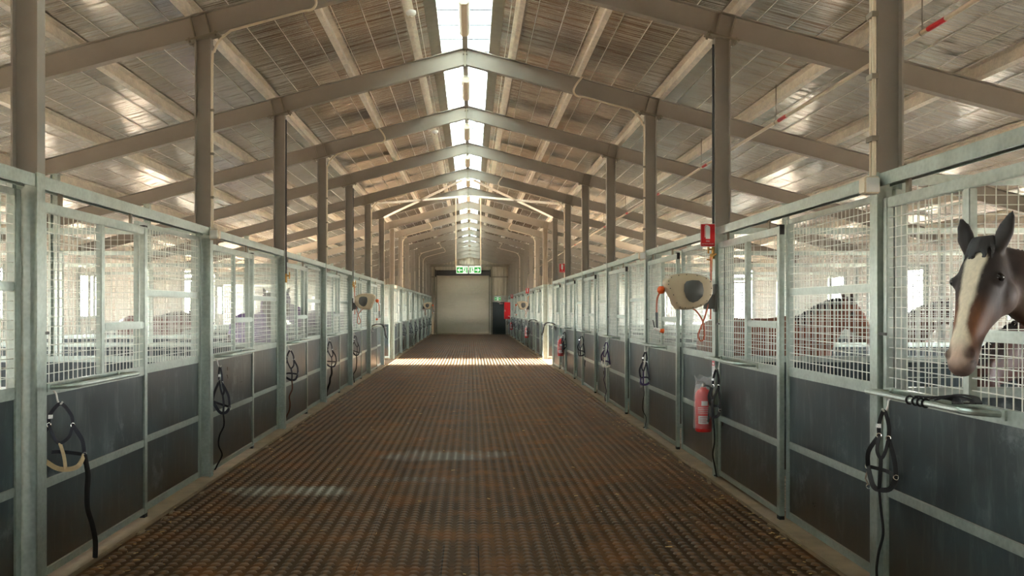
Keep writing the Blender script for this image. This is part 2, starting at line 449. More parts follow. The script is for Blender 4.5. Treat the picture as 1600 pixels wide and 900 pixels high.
for s, nm in ((-1, 'left'), (1, 'right')):
    # ceiling: foil-backed sheeting
    x0, x1 = 0.33, XW + 0.35
    p = [(s * x0, zfoil(x0)), (s * x1, zfoil(x1)), (s * x1, zfoil(x1) + 0.04), (s * x0, zfoil(x0) + 0.04)]
    b = MB().prism(p, (0, YBACK - 0.4, 0), (0, YEND + 0.4, 0), (1, 0, 0), (0, 0, 1))
    struct(b.build('ceiling_' + nm, M['foil']))
    # safety mesh under the foil
    b = MB(); x = 0.55
    d = Vector((1, 0, -SL * 1)).normalized()
    while x < XW:
        z = zfoil(x) - 0.007
        b.prism([(-0.0028, -0.0028), (0.0028, -0.0028), (0.0028, 0.0028), (-0.0028, 0.0028)], (s * x, YBACK, z), (s * x, YEND, z), (1, 0, 0), (0, 0, 1))
        x += 0.30
    struct(b.build('ceiling_safety_mesh_' + nm, M['purlin']))
    # flashing beside the skylight
    b = MB().prism([(s * 0.33, zfoil(0.33) - 0.012), (s * 0.47, zfoil(0.47) - 0.012), (s * 0.47, zfoil(0.47) - 0.002), (s * 0.33, zfoil(0.33) - 0.002)],
                   (0, YBACK, 0), (0, YEND, 0), (1, 0, 0), (0, 0, 1))
    struct(b.build('trim_ridge_' + nm, M['plate']))

# ridge skylight with its support wires
b = MB()
for s in (-1, 1):
    b.prism([(s * 0.40, zfoil(0.4) + 0.055), (0, zfoil(0) + 0.055), (0, zfoil(0) + 0.062), (s * 0.40, zfoil(0.4) + 0.062)], (0, YBACK - 0.4, 0), (0, YEND + 0.4, 0), (1, 0, 0), (0, 0, 1))
sky = struct(b.build('ceiling_skylight', M['skylight']))
b = MB(); y = YBACK; i = 0
while y < YEND - 0.8:
    b.tube([(-0.36, y, zfoil(0.36) + 0.02), (0.36, y, zfoil(0.36) + 0.02)], 0.007, 5)
    if i % 2 == 0:
        b.tube([(0.03, y + 0.05, zfoil(0) - 0.02), (0.35, y + 0.55, zfoil(0.36) + 0.02)], 0.005, 4)
        b.tube([(-0.35, y + 0.08, zfoil(0.36) + 0.02), (-0.03, y + 0.5, zfoil(0) - 0.02)], 0.005, 4)
    y += 0.62; i += 1
wr = b.build('skylight_wires', M['dark'], sky)

# outer walls with one hatch window per bay
WIN = []
def side_wall(s, nm, dy):
    b = MB(); x0, x1 = sorted((s * XW, s * (XW + 0.06))); top = zfoil(XW) - 0.02
    cuts = []
    for k in range(-2, 15):
        if k == 6: cuts.append((YK(6) + 0.2, YK(7) - 0.2, 0.0, 2.75, 'gap')); continue
        c = YK(k) + dy if not (k == 14 and s < 0) else YEND - 0.55
        if c - 0.5 > YBACK: cuts.append((c - 0.46, c + 0.46, 1.48, 2.36, 'win'))
    y = YBACK
    for a, e, z0, z1, t in cuts:
        b.box(x0, x1, y, a, -0.2, top)
        if z0 > 0: b.box(x0, x1, a, e, -0.2, z0)
        b.box(x0, x1, a, e, z1, top)
        y = e
    b.box(x0, x1, y, YEND + 0.06, -0.2, top)
    struct(b.build('wall_' + nm, M['cladside']))
    for a, e, z0, z1, t in cuts:
        fr = MB(); w = 0.045; xx0, xx1 = sorted((s * (XW - 0.03), s * (XW + 0.08)))
        fr.box(xx0, xx1, a - w, a, z0 - (w if t == 'win' else 0), z1 + w).box(xx0, xx1, e, e + w, z0 - (w if t == 'win' else 0), z1 + w).box(xx0, xx1, a, e, z1, z1 + w)
        if t == 'win': fr.box(xx0, xx1, a, e, z0 - w, z0)
        WIN.append((s, a, e, z0, z1, t))
        struct(fr.build('window_%d' % len(WIN) if t == 'win' else 'door_opening_' + nm, M['galv']))
    # girts
    g = MB()
    for z in (0.75, 2.62):
        xx0, xx1 = sorted((s * (XW - 0.07), s * XW))
        if z < 2.5:
            g.box(xx0, xx1, YBACK, YK(6) + 0.1, z, z + 0.1); g.box(xx0, xx1, YK(7) - 0.1, YEND, z, z + 0.1)
        else: g.box(xx0, xx1, YBACK, YEND, z + 0.18, z + 0.26)
    struct(g.build('trim_girts_' + nm, M['purlin']))
side_wall(-1, 'left', 0.55); side_wall(1, 'right', 1.15)

def gable(nm, y0, y1, holes):
    """end wall with rectangular holes (x0, x1, top)"""
    b = MB(); xs = sorted(set([-XW - 0.06, XW + 0.06, 0.0] + [h for q in holes for h in q[:2]]))
    for a, e in zip(xs[:-1], xs[1:]):
        base = -0.2
        for h0, h1, t in holes:
            if a >= h0 - 1e-6 and e <= h1 + 1e-6: base = t
        b.prism([(a, base), (e, base), (e, zfoil(e) - 0.01), (a, zfoil(a) - 0.01)], (0, y0, 0), (0, y1, 0), (1, 0, 0), (0, 0, 1))
    return struct(b.build(nm, M['clad']))
RX0, RX1, RTOP = px(682.5, 0, YEND).x, px(764, 0, YEND).x, 3.86
PX0, PX1, PTOP = px(767, 0, YEND).x, px(790, 0, YEND).x, 2.06
gable('wall_end', YEND, YEND + 0.06, [(RX0, RX1, RTOP), (PX0, PX1, PTOP)])
gable('wall_back', YBACK - 0.06, YBACK, [])

# roller shutter and personnel door of the end wall
b = MB().box(RX0 - 0.02, RX1 + 0.02, YEND - 0.03, YEND + 0.02, -0.01, 3.75)
rd = struct(b.build('door_1', M['shutter']))
b = MB()
for x in (RX0 - 0.04, RX1 - 0.02): b.box(x, x + 0.07, YEND - 0.07, YEND - 0.005, 0, 3.78)
b.box(RX0, RX1, YEND - 0.06, YEND - 0.031, 0.0, 0.07)
b.build('guide_rail', M['plate'], rd, bevel=0.006)
b = MB().prism([(-0.17, -0.16), (0.02, -0.16), (0.02, 0.18), (-0.12, 0.18), (-0.17, 0.10)], (RX0 - 0.03, YEND - 0.06, 3.90), (RX1 + 0.03, YEND - 0.06, 3.90), (0, 1, 0), (0, 0, 1))
b.build('roll_housing', M['drum'], rd)
b = MB()
for x in (RX0 - 0.10, RX1 + 0.04): b.box(x, x + 0.06, YEND - 0.26, YEND - 0.03, 3.66, 4.12)
b.build('end_bracket', M['blackcap'], rd, bevel=0.01)
pd = struct(MB().box(PX0, PX1, YEND - 0.01, YEND + 0.035, -0.02, PTOP).build('door_2', M['door'], bevel=0.004))
b = MB()
b.box(PX0 - 0.09, PX0, YEND - 0.04, YEND + 0.02, 0, PTOP + 0.08).box(PX1, PX1 + 0.09, YEND - 0.04, YEND + 0.02, 0, PTOP + 0.08).box(PX0 - 0.09, PX1 + 0.09, YEND - 0.04, YEND + 0.02, PTOP, PTOP + 0.42)
b.build('door_frame', M['doorframe'], pd, bevel=0.006)
b = MB().box(PX0 + 0.05, PX0 + 0.12, YEND - 0.022, YEND - 0.01, 0.92, 1.12); b.tube([(PX0 + 0.08, YEND - 0.02, 1.02), (PX0 + 0.08, YEND - 0.06, 1.02), (PX0 + 0.2, YEND - 0.06, 1.02)], 0.011, 8)
b.build('door_handle', M['chrome'], pd, True)
b = MB().box(PX1 - 0.40, PX1 - 0.16, YEND - 0.07, YEND - 0.01, 1.93, 1.99); b.tube([(PX1 - 0.3, YEND - 0.06, 1.99), (PX1 - 0.52, YEND - 0.2, 2.03), (PX1 - 0.2, YEND - 0.05, 2.08)], 0.01, 6)
b.build('door_closer', M['chrome'], pd, True)
b = MB().box(-XC, XC, YEND - 0.16, YEND - 0.04, 4.30, 4.45).box(RX1 + 0.1, XC, YEND - 0.08, YEND - 0.0, 3.62, 3.70).box(-XC, RX0 - 0.1, YEND - 0.08, YEND, 3.62, 3.70)
for x in (RX0 - 0.2, RX1 + 0.14): b.box(x, x + 0.08, YEND - 0.12, YEND - 0.01, 0, 4.30)
struct(b.build('trim_end_girts', M['plate']))
for s, nm in ((-1, 'left'), (1, 'right')):   # concrete edge under the stall fronts
    b = MB()
    for a, e in ((YBACK + 0.3, YK(6)), (YK(7), YEND - 0.1)):
        x0, x1 = sorted((s * (MW + 0.005), s * (XC + 0.10)))
        b.box(x0, x1, a, e, -0.012, 0.022)
    struct(b.build('trim_kerb_' + nm, M['concrete'], bevel=0.006))

# ------------------------------------------------------------------ portal frames
def isect(h, w, tf=0.011, tw=0.008):
    a, c = h / 2, w / 2
    return [(-a, -c), (-a + tf, -c), (-a + tf, -tw / 2), (a - tf, -tw / 2), (a - tf, -c), (a, -c), (a, c), (a - tf, c), (a - tf, tw / 2), (-a + tf, tw / 2), (-a + tf, c), (-a, c)]
pf = empty('portal_frame', (0, 0, 0), 'x', 'portal frame')
un = Vector((SL, 0, 1)).normalized()
for s in (-1, 1):
    u = Vector((s * SL, 0, 1)).normalized()
    h = 0.225
    b = MB(); c0 = Vector((0, 0, zraf(0))) + Vector((0, 0, h / 2 / u.z)); c1 = Vector((s * (XW - 0.02), 0, zraf(XW))) + Vector((0, 0, h / 2 / u.z))
    b.prism(isect(h, 0.10), c0, c1, u, (0, 1, 0)); b.build('rafter', M['beam'], pf)
    b = MB().prism(isect(0.155, 0.10), (s * XC, 0, 0.0), (s * XC, 0, 2.44), (1, 0, 0), (0, 1, 0)); b.build('post', M['galv'], pf)
    b = MB().prism(isect(0.155, 0.10), (s * XC, 0, 2.44), (s * XC, 0, 4.262), (1, 0, 0), (0, 1, 0)); b.build('upper_post', M['beam'], pf)
    b = MB().prism(isect(0.07, 0.08), (s * (XW - 0.042), 0, 0.0), (s * (XW - 0.042), 0, zraf(XW - 0.02) - 0.01), (1, 0, 0), (0, 1, 0)); b.build('outer_post', M['galv'], pf)
    xm = 5.55; MB().prism(isect(0.10, 0.09, 0.008, 0.006), (s * xm, 0, 0.0), (s * xm, 0, zraf(xm) - 0.012), (1, 0, 0), (0, 1, 0)).box(s * xm - 0.08, s * xm + 0.08, -0.05, 0.05, zraf(xm) - 0.016, zraf(xm) - 0.004).build('middle_post', M['galv'], pf)
    d = Vector((1, 0, -s * SL)).normalized(); cp = Vector((s * XC, 0, 4.271))
    b = MB().prism([(-0.16, -0.010), (0.16, -0.010), (0.16, 0.006), (-0.16, 0.006)], cp - Vector((0, 0.075, 0)), cp + Vector((0, 0.075, 0)), d, d.cross(Vector((0, -1, 0))) if False else u)
    for q in (-0.13, 0.13):
        for yy in (-0.055, 0.055):
            b.tube([cp + d * q + Vector((0, yy, 0)) - u * 0.03, cp + d * q + Vector((0, yy, 0)) + u * 0.02], 0.012, 6)
    b.build('cap_plate', M['plate'], pf)
    b = MB()
    for q in (-0.075, 0.075):
        a = Vector((s * XC, 0, zraf(XC))) + d * q
        b.prism([(-0.005, -0.046), (0.005, -0.046), (0.005, 0.046), (-0.005, 0.046)], a + u * 0.012, a + u * (h - 0.012), d, (0, 1, 0))
    b.build('stiffener', M['plate'], pf)
b = MB().box(-0.012, 0.012, -0.06, 0.06, zraf(0) - 0.03, zraf(0) + 0.20)
for z in (0.0, 0.14): b.tube([(-0.03, -0.04, zraf(0) + z), (0.03, -0.04, zraf(0) + z)], 0.012, 6)
b.build('apex_plate', M['plate'], pf)
for k in range(0, 16):
    lab = '%s portal frame from the camera, beige steel posts and rafters' % ORD[k]
    if k == 0: pf.location = (0, YK(0), 0); pf['label'] = 'nearest portal frame, beige steel posts at both photo edges'; pf['group'] = 'portal frames along the aisle'
    else: copy_tree(pf, (0, YK(k), 0), 0, lab, 'portal frames along the aisle')

# purlins: Z sections on top of the rafters
PUR = [0.62, 1.50, 2.62, 3.78, 4.94, 6.10, 7.26, 8.18]
for s, nm in ((-1, 'left'), (1, 'right')):
    for i, x in enumerate(PUR):
        u = Vector((s * SL, 0, 1)).normalized(); d = Vector((s, 0, -SL)).normalized()
        z = zraf(x) + 0.230
        hh, ff = 0.130, 0.06
        prof = [(-q, h_) for q, h_ in [(0, 0), (-ff, 0), (-ff, 0.016), (-ff + 0.004, 0.016), (-ff + 0.004, 0.004), (-0.004, 0.004), (-0.004, hh), (ff, hh), (ff, hh - 0.016), (ff - 0.004, hh - 0.016), (ff - 0.004, hh - 0.004), (0, hh - 0.004)]][::-1]
        b = MB().prism(prof, (s * x, YBACK, z), (s * x, YEND - 0.02, z), d, u)
        for k in range(0, 16):          # cleats
            y = YK(k)
            c = Vector((s * x, y, z))
            b.prism([(0.002, 0.0), (0.010, 0.0), (0.010, 0.12), (0.002, 0.12)], c + Vector((0, -0.05, 0)), c + Vector((0, 0.05, 0)), d, u)
        o = b.build('purlin', M['purlin'])
        tag(o, 'galvanised roof purlin, %s from the ridge on the %s slope' % (['first'] [0] if i == 0 else ORD[i] if i < 7 else 'lowest', nm), 'purlin', 'roof purlins')
b = MB().box(-0.035, 0.035, YBACK, YEND - 0.01, zraf(0) + 0.20, zraf(0) + 0.29)
tag(b.build('ridge_beam', M['beam']), 'slim steel ridge beam under the skylight carrying the light battens', 'beam')

# roof bracing either side of the aisle next to the cross passage
for s, nm in ((-1, 'left'), (1, 'right')):
    e = empty('roof_brace', (0, 0, 0), 'pair of crossed flat roof braces %s of the ridge before the cross passage' % nm, 'brace', 'crossed roof braces')
    for (xa, ya), (xb, yb) in (((0.15, YK(5) + 0.1), (XC - 0.1, YK(6) - 0.1)), ((XC - 0.1, YK(5) + 0.1), (0.15, YK(6) - 0.1))):
        za, zb = zraf(xa) - 0.03, zraf(xb) - 0.03
        MB().strap([(s * xa, ya, za), (s * xb, yb, zb)], 0.06, 0.05, (s * SL, 0, 1)).build('brace_bar', M['purlin'], e)
    MB().box(-0.05, 0.05, -0.05, 0.05, -0.04, 0.04).build('centre_plate', M['plate'], e, loc=(s * (XC + 0.05) / 2, (YK(5) + YK(6)) / 2, zraf(1.28) - 0.03))

# light battens under the ridge beam
bt = empty('light_batten', (0, 0, 0), 'x', 'light')
zb = zraf(0) + 0.20
MB().box(-0.035, 0.035, -0.60, 0.60, zb - 0.035, zb).build('batten_body', M['white'], bt, bevel=0.005)
MB().prism([(-0.062, 0), (-0.055, -0.05), (-0.03, -0.075), (0.03, -0.075), (0.055, -0.05), (0.062, 0)], (0, -0.6, zb - 0.035), (0, 0.6, zb - 0.035), (1, 0, 0), (0, 0, 1)).build('diffuser', M['diffuser'], bt, True)
for yy in (-0.62, 0.60): MB().prism([(-0.066, 0.004), (-0.058, -0.055), (-0.03, -0.08), (0.03, -0.08), (0.058, -0.055), (0.066, 0.004)], (0, yy, zb - 0.034), (0, yy + 0.02, zb - 0.034), (1, 0, 0), (0, 0, 1)).build('end_cap', M['cream'], bt)
for k in range(0, 15):
    lab = 'unlit tube light batten on the ridge behind the %s portal frame' % ORD[k]
    if k == 0: bt.location = (0, YK(0) + 1.95, 0); bt['label'] = lab; bt['group'] = 'light battens along the ridge'
    else: copy_tree(bt, (0, YK(k) + 1.95, 0), 0, lab, 'light battens along the ridge')
# smoke sensors on the purlin left of the ridge
sd = empty('smoke_detector', (0, 0, 0), 'x', 'smoke detector')
MB().lathe([(0, 0.02), (0.055, 0.02), (0.06, 0.0), (0.055, -0.02), (0.035, -0.035), (0, -0.04)], n=16).build('housing', M['white'], sd, True)
MB().lathe([(0, -0.036), (0.022, -0.038), (0.02, -0.055), (0, -0.06)], n=12).build('sensor_cap', M['cream'], sd, True)
for i, (k, lab) in enumerate(((1.42, 'round white smoke detector near the top edge left of the skylight'), (3.4, 'small white smoke detector under the left purlin past the fourth frame'), (5.4, 'tiny white smoke detector left of the ridge before the exit signs'))):
    loc = (-0.60, Y0 + BAY * k, zraf(0.6) + 0.21)
    if i == 0: sd.location = loc; sd['label'] = lab; sd['group'] = 'smoke detectors'
    else: copy_tree(sd, loc, 0, lab, 'smoke detectors')

# ------------------------------------------------------------------ stall fronts and partitions
def wires(b, a0, a1, z0, z1, pa, pz, plane, r=0.0024, axis='y'):
    n = max(2, int(round((a1 - a0) / pa))); m_ = max(2, int(round((z1 - z0) / pz)))
    for i in range(1, n):
        a = a0 + (a1 - a0) * i / n
        if axis == 'y': b.prism([(-r, -r), (r, -r), (r, r), (-r, r)], (plane, a, z0), (plane, a, z1), (1, 0, 0), (0, 1, 0), False)
        else: b.prism([(-r, -r), (r, -r), (r, r), (-r, r)], (a, plane, z0), (a, plane, z1), (1, 0, 0), (0, 1, 0), False)
    for i in range(1, m_):
        z = z0 + (z1 - z0) * i / m_
        if axis == 'y': b.prism([(-r, -r), (r, -r), (r, r), (-r, r)], (plane + 2 * r, a0, z), (plane + 2 * r, a1, z), (1, 0, 0), (0, 0, 1), False)
        else: b.prism([(-r, -r), (r, -r), (r, r), (-r, r)], (a0, plane + 2 * r, z), (a1, plane + 2 * r, z), (0, 1, 0), (0, 0, 1), False)
    return b
sf = empty('stall_screen', (0, 0, 0), 'x', 'stall front')
FX0, FX1 = -0.045, -0.005      # fixed half
DX0, DX1 = 0.015, 0.055        # sliding half
b = MB()
for y0, y1 in ((1.83, 1.89), (3.46, 3.53)): b.box(FX0, FX1, y0, y1, 0.03, 2.335)
for z0, z1 in ((0.03, 0.09), (0.575, 0.63), (1.13, 1.20), (1.75, 1.80), (2.295, 2.335)): b.box(FX0 + 0.004, FX1 - 0.004, 1.89, 3.46, z0, z1)
b.build('frame', M['galv'], sf, bevel=0.004)
MB().box(FX0, FX1, 0.055, 0.10, 0.03, 2.335).build('jamb', M['galv'], sf, bevel=0.004)
for z0, z1 in ((0.09, 0.575), (0.63, 1.13)): MB().box(FX0 + 0.012, FX0 + 0.028, 1.89, 3.46, z0, z1).build('lower_board', M['board'], sf)
wires(MB(), 1.89, 3.46, 1.20, 2.295, 0.066, 0.056, FX0 + 0.02).build('wire_mesh', M['wire'], sf)
tr_ = MB().prism([(0.0, 0.0), (0.012, 0.0), (0.012, 0.06), (0.062, 0.06), (0.062, 0.0), (0.074, 0.0), (0.074, 0.075), (0.0, 0.075)], (-0.005, 0.056, 2.355), (-0.005, 3.544, 2.355), (1, 0, 0), (0, 0, 1)).build('door_track', M['galv'], sf)
dr = MB()
for y0, y1 in ((0.075, 0.125), (1.80, 1.865)): dr.box(DX0, DX1, y0, y1, 0.05, 2.285)
dr.box(DX0, DX1, 0.95, 1.01, 1.20, 2.225)
for z0, z1 in ((0.05, 0.10), (0.575, 0.63), (1.13, 1.20), (2.225, 2.285)): dr.box(DX0 + 0.003, DX1 - 0.003, 0.125, 1.80, z0, z1)
door = dr.build('sliding_door', M['galv'], sf, bevel=0.004)
MB().box(DX0, DX1, 1.01, 1.80, 1.495, 1.55).build('yoke_bar', M['galv'], door, bevel=0.008)
for z0, z1 in ((0.10, 0.575), (0.63, 1.13)): MB().box(DX0 + 0.012, DX0 + 0.026, 0.125, 1.80, z0, z1).build('door_board', M['board'], door)
wb = wires(MB(), 0.125, 0.95, 1.20, 2.225, 0.066, 0.056, DX0 + 0.02); wires(wb, 1.01, 1.80, 1.20, 1.495, 0.066, 0.056, DX0 + 0.02)
wb.build('door_mesh', M['wire'], door)
for z0, z1 in ((2.285, 2.297), (0.012, 0.05)): MB().box(DX0 + 0.001, DX1 - 0.001, 1.801, 1.864, z0, z1).build('end_cap', M['blackcap'], door)
MB().box(DX0 + 0.002, DX1 - 0.002, 1.862, 1.868, 2.22, 2.285).build('end_plug', M['blackcap'], door)
for y in (0.35, 1.55): MB().box(DX0 + 0.012, DX1 - 0.012, y - 0.02, y + 0.02, 2.285, 2.37).build('door_roller', M['plate'], door)
MB().box(DX1, DX1 + 0.012, 0.03, 0.13, 1.495, 1.512).build('door_latch', M['reelface'], door)
rk = MB().tube(spline([(0.045, 0.16, 1.175), (0.16, 0.17, 1.182), (0.205, 0.22, 1.186), (0.21, 0.32, 1.187), (0.21, 1.12, 1.187), (0.205, 1.22, 1.186), (0.16, 1.27, 1.182), (0.045, 1.28, 1.175)], 4), 0.015, 8)
rk.box(0.050, 0.062, 0.12, 0.20, 1.15, 1.198).box(0.050, 0.062, 1.24, 1.32, 1.15, 1.198)
rack = rk.build('blanket_rack', M['galv'], sf, True)
MB().tube(spline([(0.058, 0.20, 1.15), (0.075, 0.20, 1.135), (0.085, 0.20, 1.09), (0.10, 0.20, 1.07), (0.115, 0.20, 1.085)], 4), 0.006, 6).build('halter_hook', M['white'], rack, True)

FRONTS = {}
def front_label(s, k):
    side = 'left' if s < 0 else 'right'
    if k < 6: return '%s stall front of the %s row before the cross passage, galvanised with mesh' % (ORD[k + 1], side)
    return '%s stall front of the %s row past the cross passage, galvanised with mesh' % (['first'] [0] if k == 7 else ORD[k - 7], side)
first = True
for s in (-1, 1):
    for k in list(range(-1, 6)) + list(range(7, 15)):
        loc, rz = ((-XC, YK(k), 0), 0.0) if s < 0 else ((XC, YK(k + 1), 0), PI)
        if k == 14 and s < 0: loc = (-XC, YK(14), 0)
        g = 'stall fronts of the left row' if s < 0 else 'stall fronts of the right row'
        if first:
            o = sf; o.location = loc; o.rotation_euler = (0, 0, rz); o['label'] = front_label(s, k); o['group'] = g; first = False
        else: o = copy_tree(sf, loc, rz, front_label(s, k), g)
        FRONTS[(s, k)] = o
PL = XW - 0.25 - XC
sp_ = empty('stall_partition', (0, 0, 0), 'x', 'partition', kind='thing')
b = MB()
PM = 5.55 - XC
for x0, x1, nm in ((0.08, PM - 0.055, 'inner_frame'), (PM + 0.055, PL, 'outer_frame')):
    b = MB()
    for xa, xb in ((x0, x0 + 0.035), (x1 - 0.05, x1)): b.box(xa, xb, -0.025, 0.025, 0.03, 2.43)
    for z0, z1 in ((0.03, 0.09), (1.13, 1.19), (2.37, 2.43)): b.box(x0 + 0.035, x1 - 0.05, -0.022, 0.022, z0, z1)
    b.build(nm, M['galv'], sp_, bevel=0.004)
    MB().box(x0 + 0.03, x1 - 0.045, -0.008, 0.008, 0.09, 1.13).build('lower_board', M['board'], sp_)
    wires(MB(), x0 + 0.035, x1 - 0.05, 1.19, 2.37, 0.066, 0.056, 0.0, axis='x').build('wire_mesh', M['wire'], sp_)
first = True
for s in (-1, 1):
    side = 'left' if s < 0 else 'right'
    for k in range(0, 15):
        lab = 'mesh topped partition between stalls behind the %s %s post' % (ORD[k], side)
        loc, rz = ((s * XC, YK(k), 0), 0.0 if s > 0 else PI); g = 'partitions between the %s stalls' % side
        if first: sp_.location = loc; sp_.rotation_euler = (0, 0, rz); sp_['label'] = lab; sp_['group'] = g; first = False
        else: copy_tree(sp_, loc, rz, lab, g)

# ------------------------------------------------------------------ halters with lead ropes
def halter(name, label, group, loc, rz, sz=0.42, wide=0.085, web='navy', nose='navy', lead='navy', lead_len=0.95, lead_w=0.020, wave=0.02, swing=0.0, twist=0.0, dangle=True, seed=0, nd=0.055):
    rr = random.Random(seed)
    e = empty(name, loc, label, 'halter', group, rz)
    J = lambda s_: rr.uniform(-s_, s_)
    # x = out from the boards, y = along the stall front, z = up; the hook is the origin
    A = Vector((0.005, -wide * .65 + J(0.012), -0.34 * sz + J(0.012))); B = Vector((0.02, wide * 0.6 + J(0.012), -0.33 * sz + J(0.012)))
    top = Vector((0.0, 0.0, -0.005))
    n1 = Vector((-0.035, -wide * .8 - 0.045 + J(0.015), -0.76 * sz + J(0.03))); n2 = Vector((0.055, wide * .75 + 0.045 + J(0.015), -0.84 * sz + J(0.03)))
    W, T = 0.021, 0.0045
    b = MB()
    cr = spline([A, A * 0.55 + top * 0.45 + Vector((0, -wide * 0.25, 0.005)), top, B * 0.55 + top * 0.45 + Vector((0, wide * 0.25, 0.0)), B], 6)
    b.strap(cr, W, T, [Vector((0.25, p.y, p.z + 0.17 * sz)) for p in cr] if wide > 0.05 else (1, 0.3, 0))
    b.build('crown_strap', M[web], e)
    for p, q, bow in ((A, n1, -0.02), (B, n2, 0.015)):
        pts = spline([p, (p + q) / 2 + Vector((0.02, bow, 0)), q], 5)
        MB().strap(pts, W * 1.15, T, (1, 0.15, 0)).build('cheek_strap', M[web], e)
    c = (A + B) / 2 + Vector((0.035, J(0.02), -0.26 * sz))
    MB().strap(spline([A, (A + c) / 2 + Vector((0.02, -0.01, -0.015)), c, (B + c) / 2 + Vector((0.02, 0.01, -0.015)), B], 5), W * 0.9, T, (1, 0, 0.2)).build('throat_strap', M[web], e)
    mid = (n1 + n2) / 2; low = -0.98 * sz
    front = spline([n1, Vector((nd * .7 + twist, n1.y * 0.5, low + 0.02)), Vector((nd + twist, mid.y, low)), Vector((nd, n2.y * 0.6, low + 0.012)), n2], 5)
    back = spline([n1, Vector((-0.052, mid.y * 0.5, low + 0.09)), n2], 5)
    MB().strap(front, W * 1.35, T * 1.3, [Vector((1, p.y * 4, 0.2)) for p in front]).build('noseband', M[nose], e)
    MB().strap(back, W, T, (1, 0, 0.2)).build('chin_strap', M[web], e)
    MB().strap(spline([c, (c + front[10]) / 2 + Vector((0.01, 0.004, 0)), front[10]], 4), W, T, (1, 0.2, 0)).build('centre_strap', M[nose], e)
    for p in (A, B, n1, n2): MB().ring(p + Vector((0.003, 0, 0)), (1, 0.2, 0.1), 0.0135, 0.003, 12, 5).build('ring', M['chrome'], e, True)
    p = A * 0.6 + top * 0.4 + Vector((0.004, -wide * 0.22, 0)); MB().box(p.x - 0.004, p.x + 0.006, p.y - 0.014, p.y + 0.014, p.z - 0.012, p.z + 0.012).build('buckle', M['chrome'], e)
    if dangle:
        b = MB().tube([n1 + Vector((0, 0, -0.015)), n1 + Vector((0.004, -0.012, -0.07)), n1 + Vector((0.0, 0.0, -0.10))], 0.005, 6); b.ring(n1 + Vector((0, 0.004, -0.115)), (1, 0, 0), 0.013, 0.003, 10, 5); b.build('snap', M['chrome'], e, True)
    s0 = n2 if swing >= 0 else front[10]
    pts = [s0, s0 + Vector((0.0, 0.012 + swing * 0.1, -0.12))]
    N_ = 5
    for i in range(1, N_ + 1):
        t = i / N_
        pts.append(Vector((s0.x * (1 - t) - 0.02 * t, s0.y + swing * t + wave * math.sin(3.0 * t * PI + seed), s0.z - 0.12 - (lead_len - 0.12) * t)))
    sp = spline(pts, 5)
    sp = [Vector((p.x, p.y, max(p.z, 0.06 - loc[2]))) for p in sp]
    MB().tube(sp, lead_w / 2, 8, flat=0.55).build('lead_rope', M[lead], e, True)
    return e
HZ = 1.078
def hook(s, k):
    return (-XC + 0.103, YK(k) + 0.20, HZ) if s < 0 else (XC - 0.103, YK(k + 1) - 0.20, HZ)
G = 'halters hung on the stall fronts'
HL = {
 (-1, 0): dict(label='dark halter with tan leather noseband and thick black lead, nearest on the left', nose='tan', web='navy', lead='black_web', lead_w=0.034, lead_len=0.66, wide=0.095, sz=0.40, wave=0.01, swing=0.10, seed=1, nd=0.09),
 (-1, 1): dict(label='narrow navy halter with a thin wavy dark lead, second along the left row', web='navy', nose='navy', lead='black_web', lead_w=0.016, lead_len=0.62, wide=0.035, sz=0.47, wave=0.035, swing=-0.04, seed=2),
 (-1, 2): dict(label='navy halter with a brown leather lead, on the third door past the left front post', web='navy', nose='navy', lead='brownweb', lead_w=0.02, lead_len=0.62, wide=0.075, sz=0.42, wave=0.02, swing=-0.05, seed=3),
 (-1, 3): dict(label='tangled dark halter with doubled lead, fourth along the left row', web='navy', nose='navy', lead='black_web', lead_w=0.034, lead_len=0.52, wide=0.06, sz=0.46, wave=0.01, swing=-0.06, seed=4),
 (-1, 4): dict(label='coiled black halter below the hose reel on the left row', web='black_web', nose='black_web', lead='black_web', lead_w=0.022, lead_len=0.6, wide=0.05, sz=0.44, wave=0.03, swing=-0.03, seed=5),
 (1, -1): dict(label='black halter with wide straps under the rack beside the horse looking out', web='black_web', nose='black_web', lead='black_web', lead_w=0.022, lead_len=0.75, wide=0.05, sz=0.45, wave=0.02, swing=-0.02, seed=6),
 (1, 0): dict(label='black halter hanging just behind the nearest bagged fire extinguisher', web='black_web', nose='black_web', lead='black_web', lead_w=0.026, lead_len=0.72, wide=0.045, sz=0.46, wave=0.015, swing=-0.01, seed=7),
 (1, 1): dict(label='dark purple halter below the large hose reel on the right row', web='navy', nose='purple_web', lead='black_web', lead_w=0.016, lead_len=0.66, wide=0.05, sz=0.45, wave=0.03, swing=-0.02, seed=8),
 (1, 2): dict(label='purple halter with off white noseband and purple lead on the right row', web='purple_web', nose='whiteweb', lead='purple_web', lead_w=0.022, lead_len=0.62, wide=0.07, sz=0.44, wave=0.02, swing=-0.02, seed=9),
 (1, 3): dict(label='open navy halter with navy lead, next beyond the off white noseband one', web='navy', nose='navy', lead='navy', lead_w=0.022, lead_len=0.64, wide=0.085, sz=0.43, wave=0.03, swing=0.05, seed=10),
 (1, 4): dict(label='dark halter beside the second bagged fire extinguisher on the right', web='navy', nose='navy', lead='navy', lead_w=0.022, lead_len=0.55, wide=0.06, sz=0.44, wave=0.01, swing=-0.02, seed=11),
}
HOBJ = {}
for (s, k), d in HL.items():
    d = dict(d); lab = d.pop('label')
    HOBJ[(s, k)] = halter('halter', lab, G, hook(s, k), -0.85 if s < 0 else PI + 0.85, **d)
src = [HOBJ[(-1, 2)], HOBJ[(1, 3)], HOBJ[(-1, 3)], HOBJ[(1, 4)], HOBJ[(-1, 4)]]
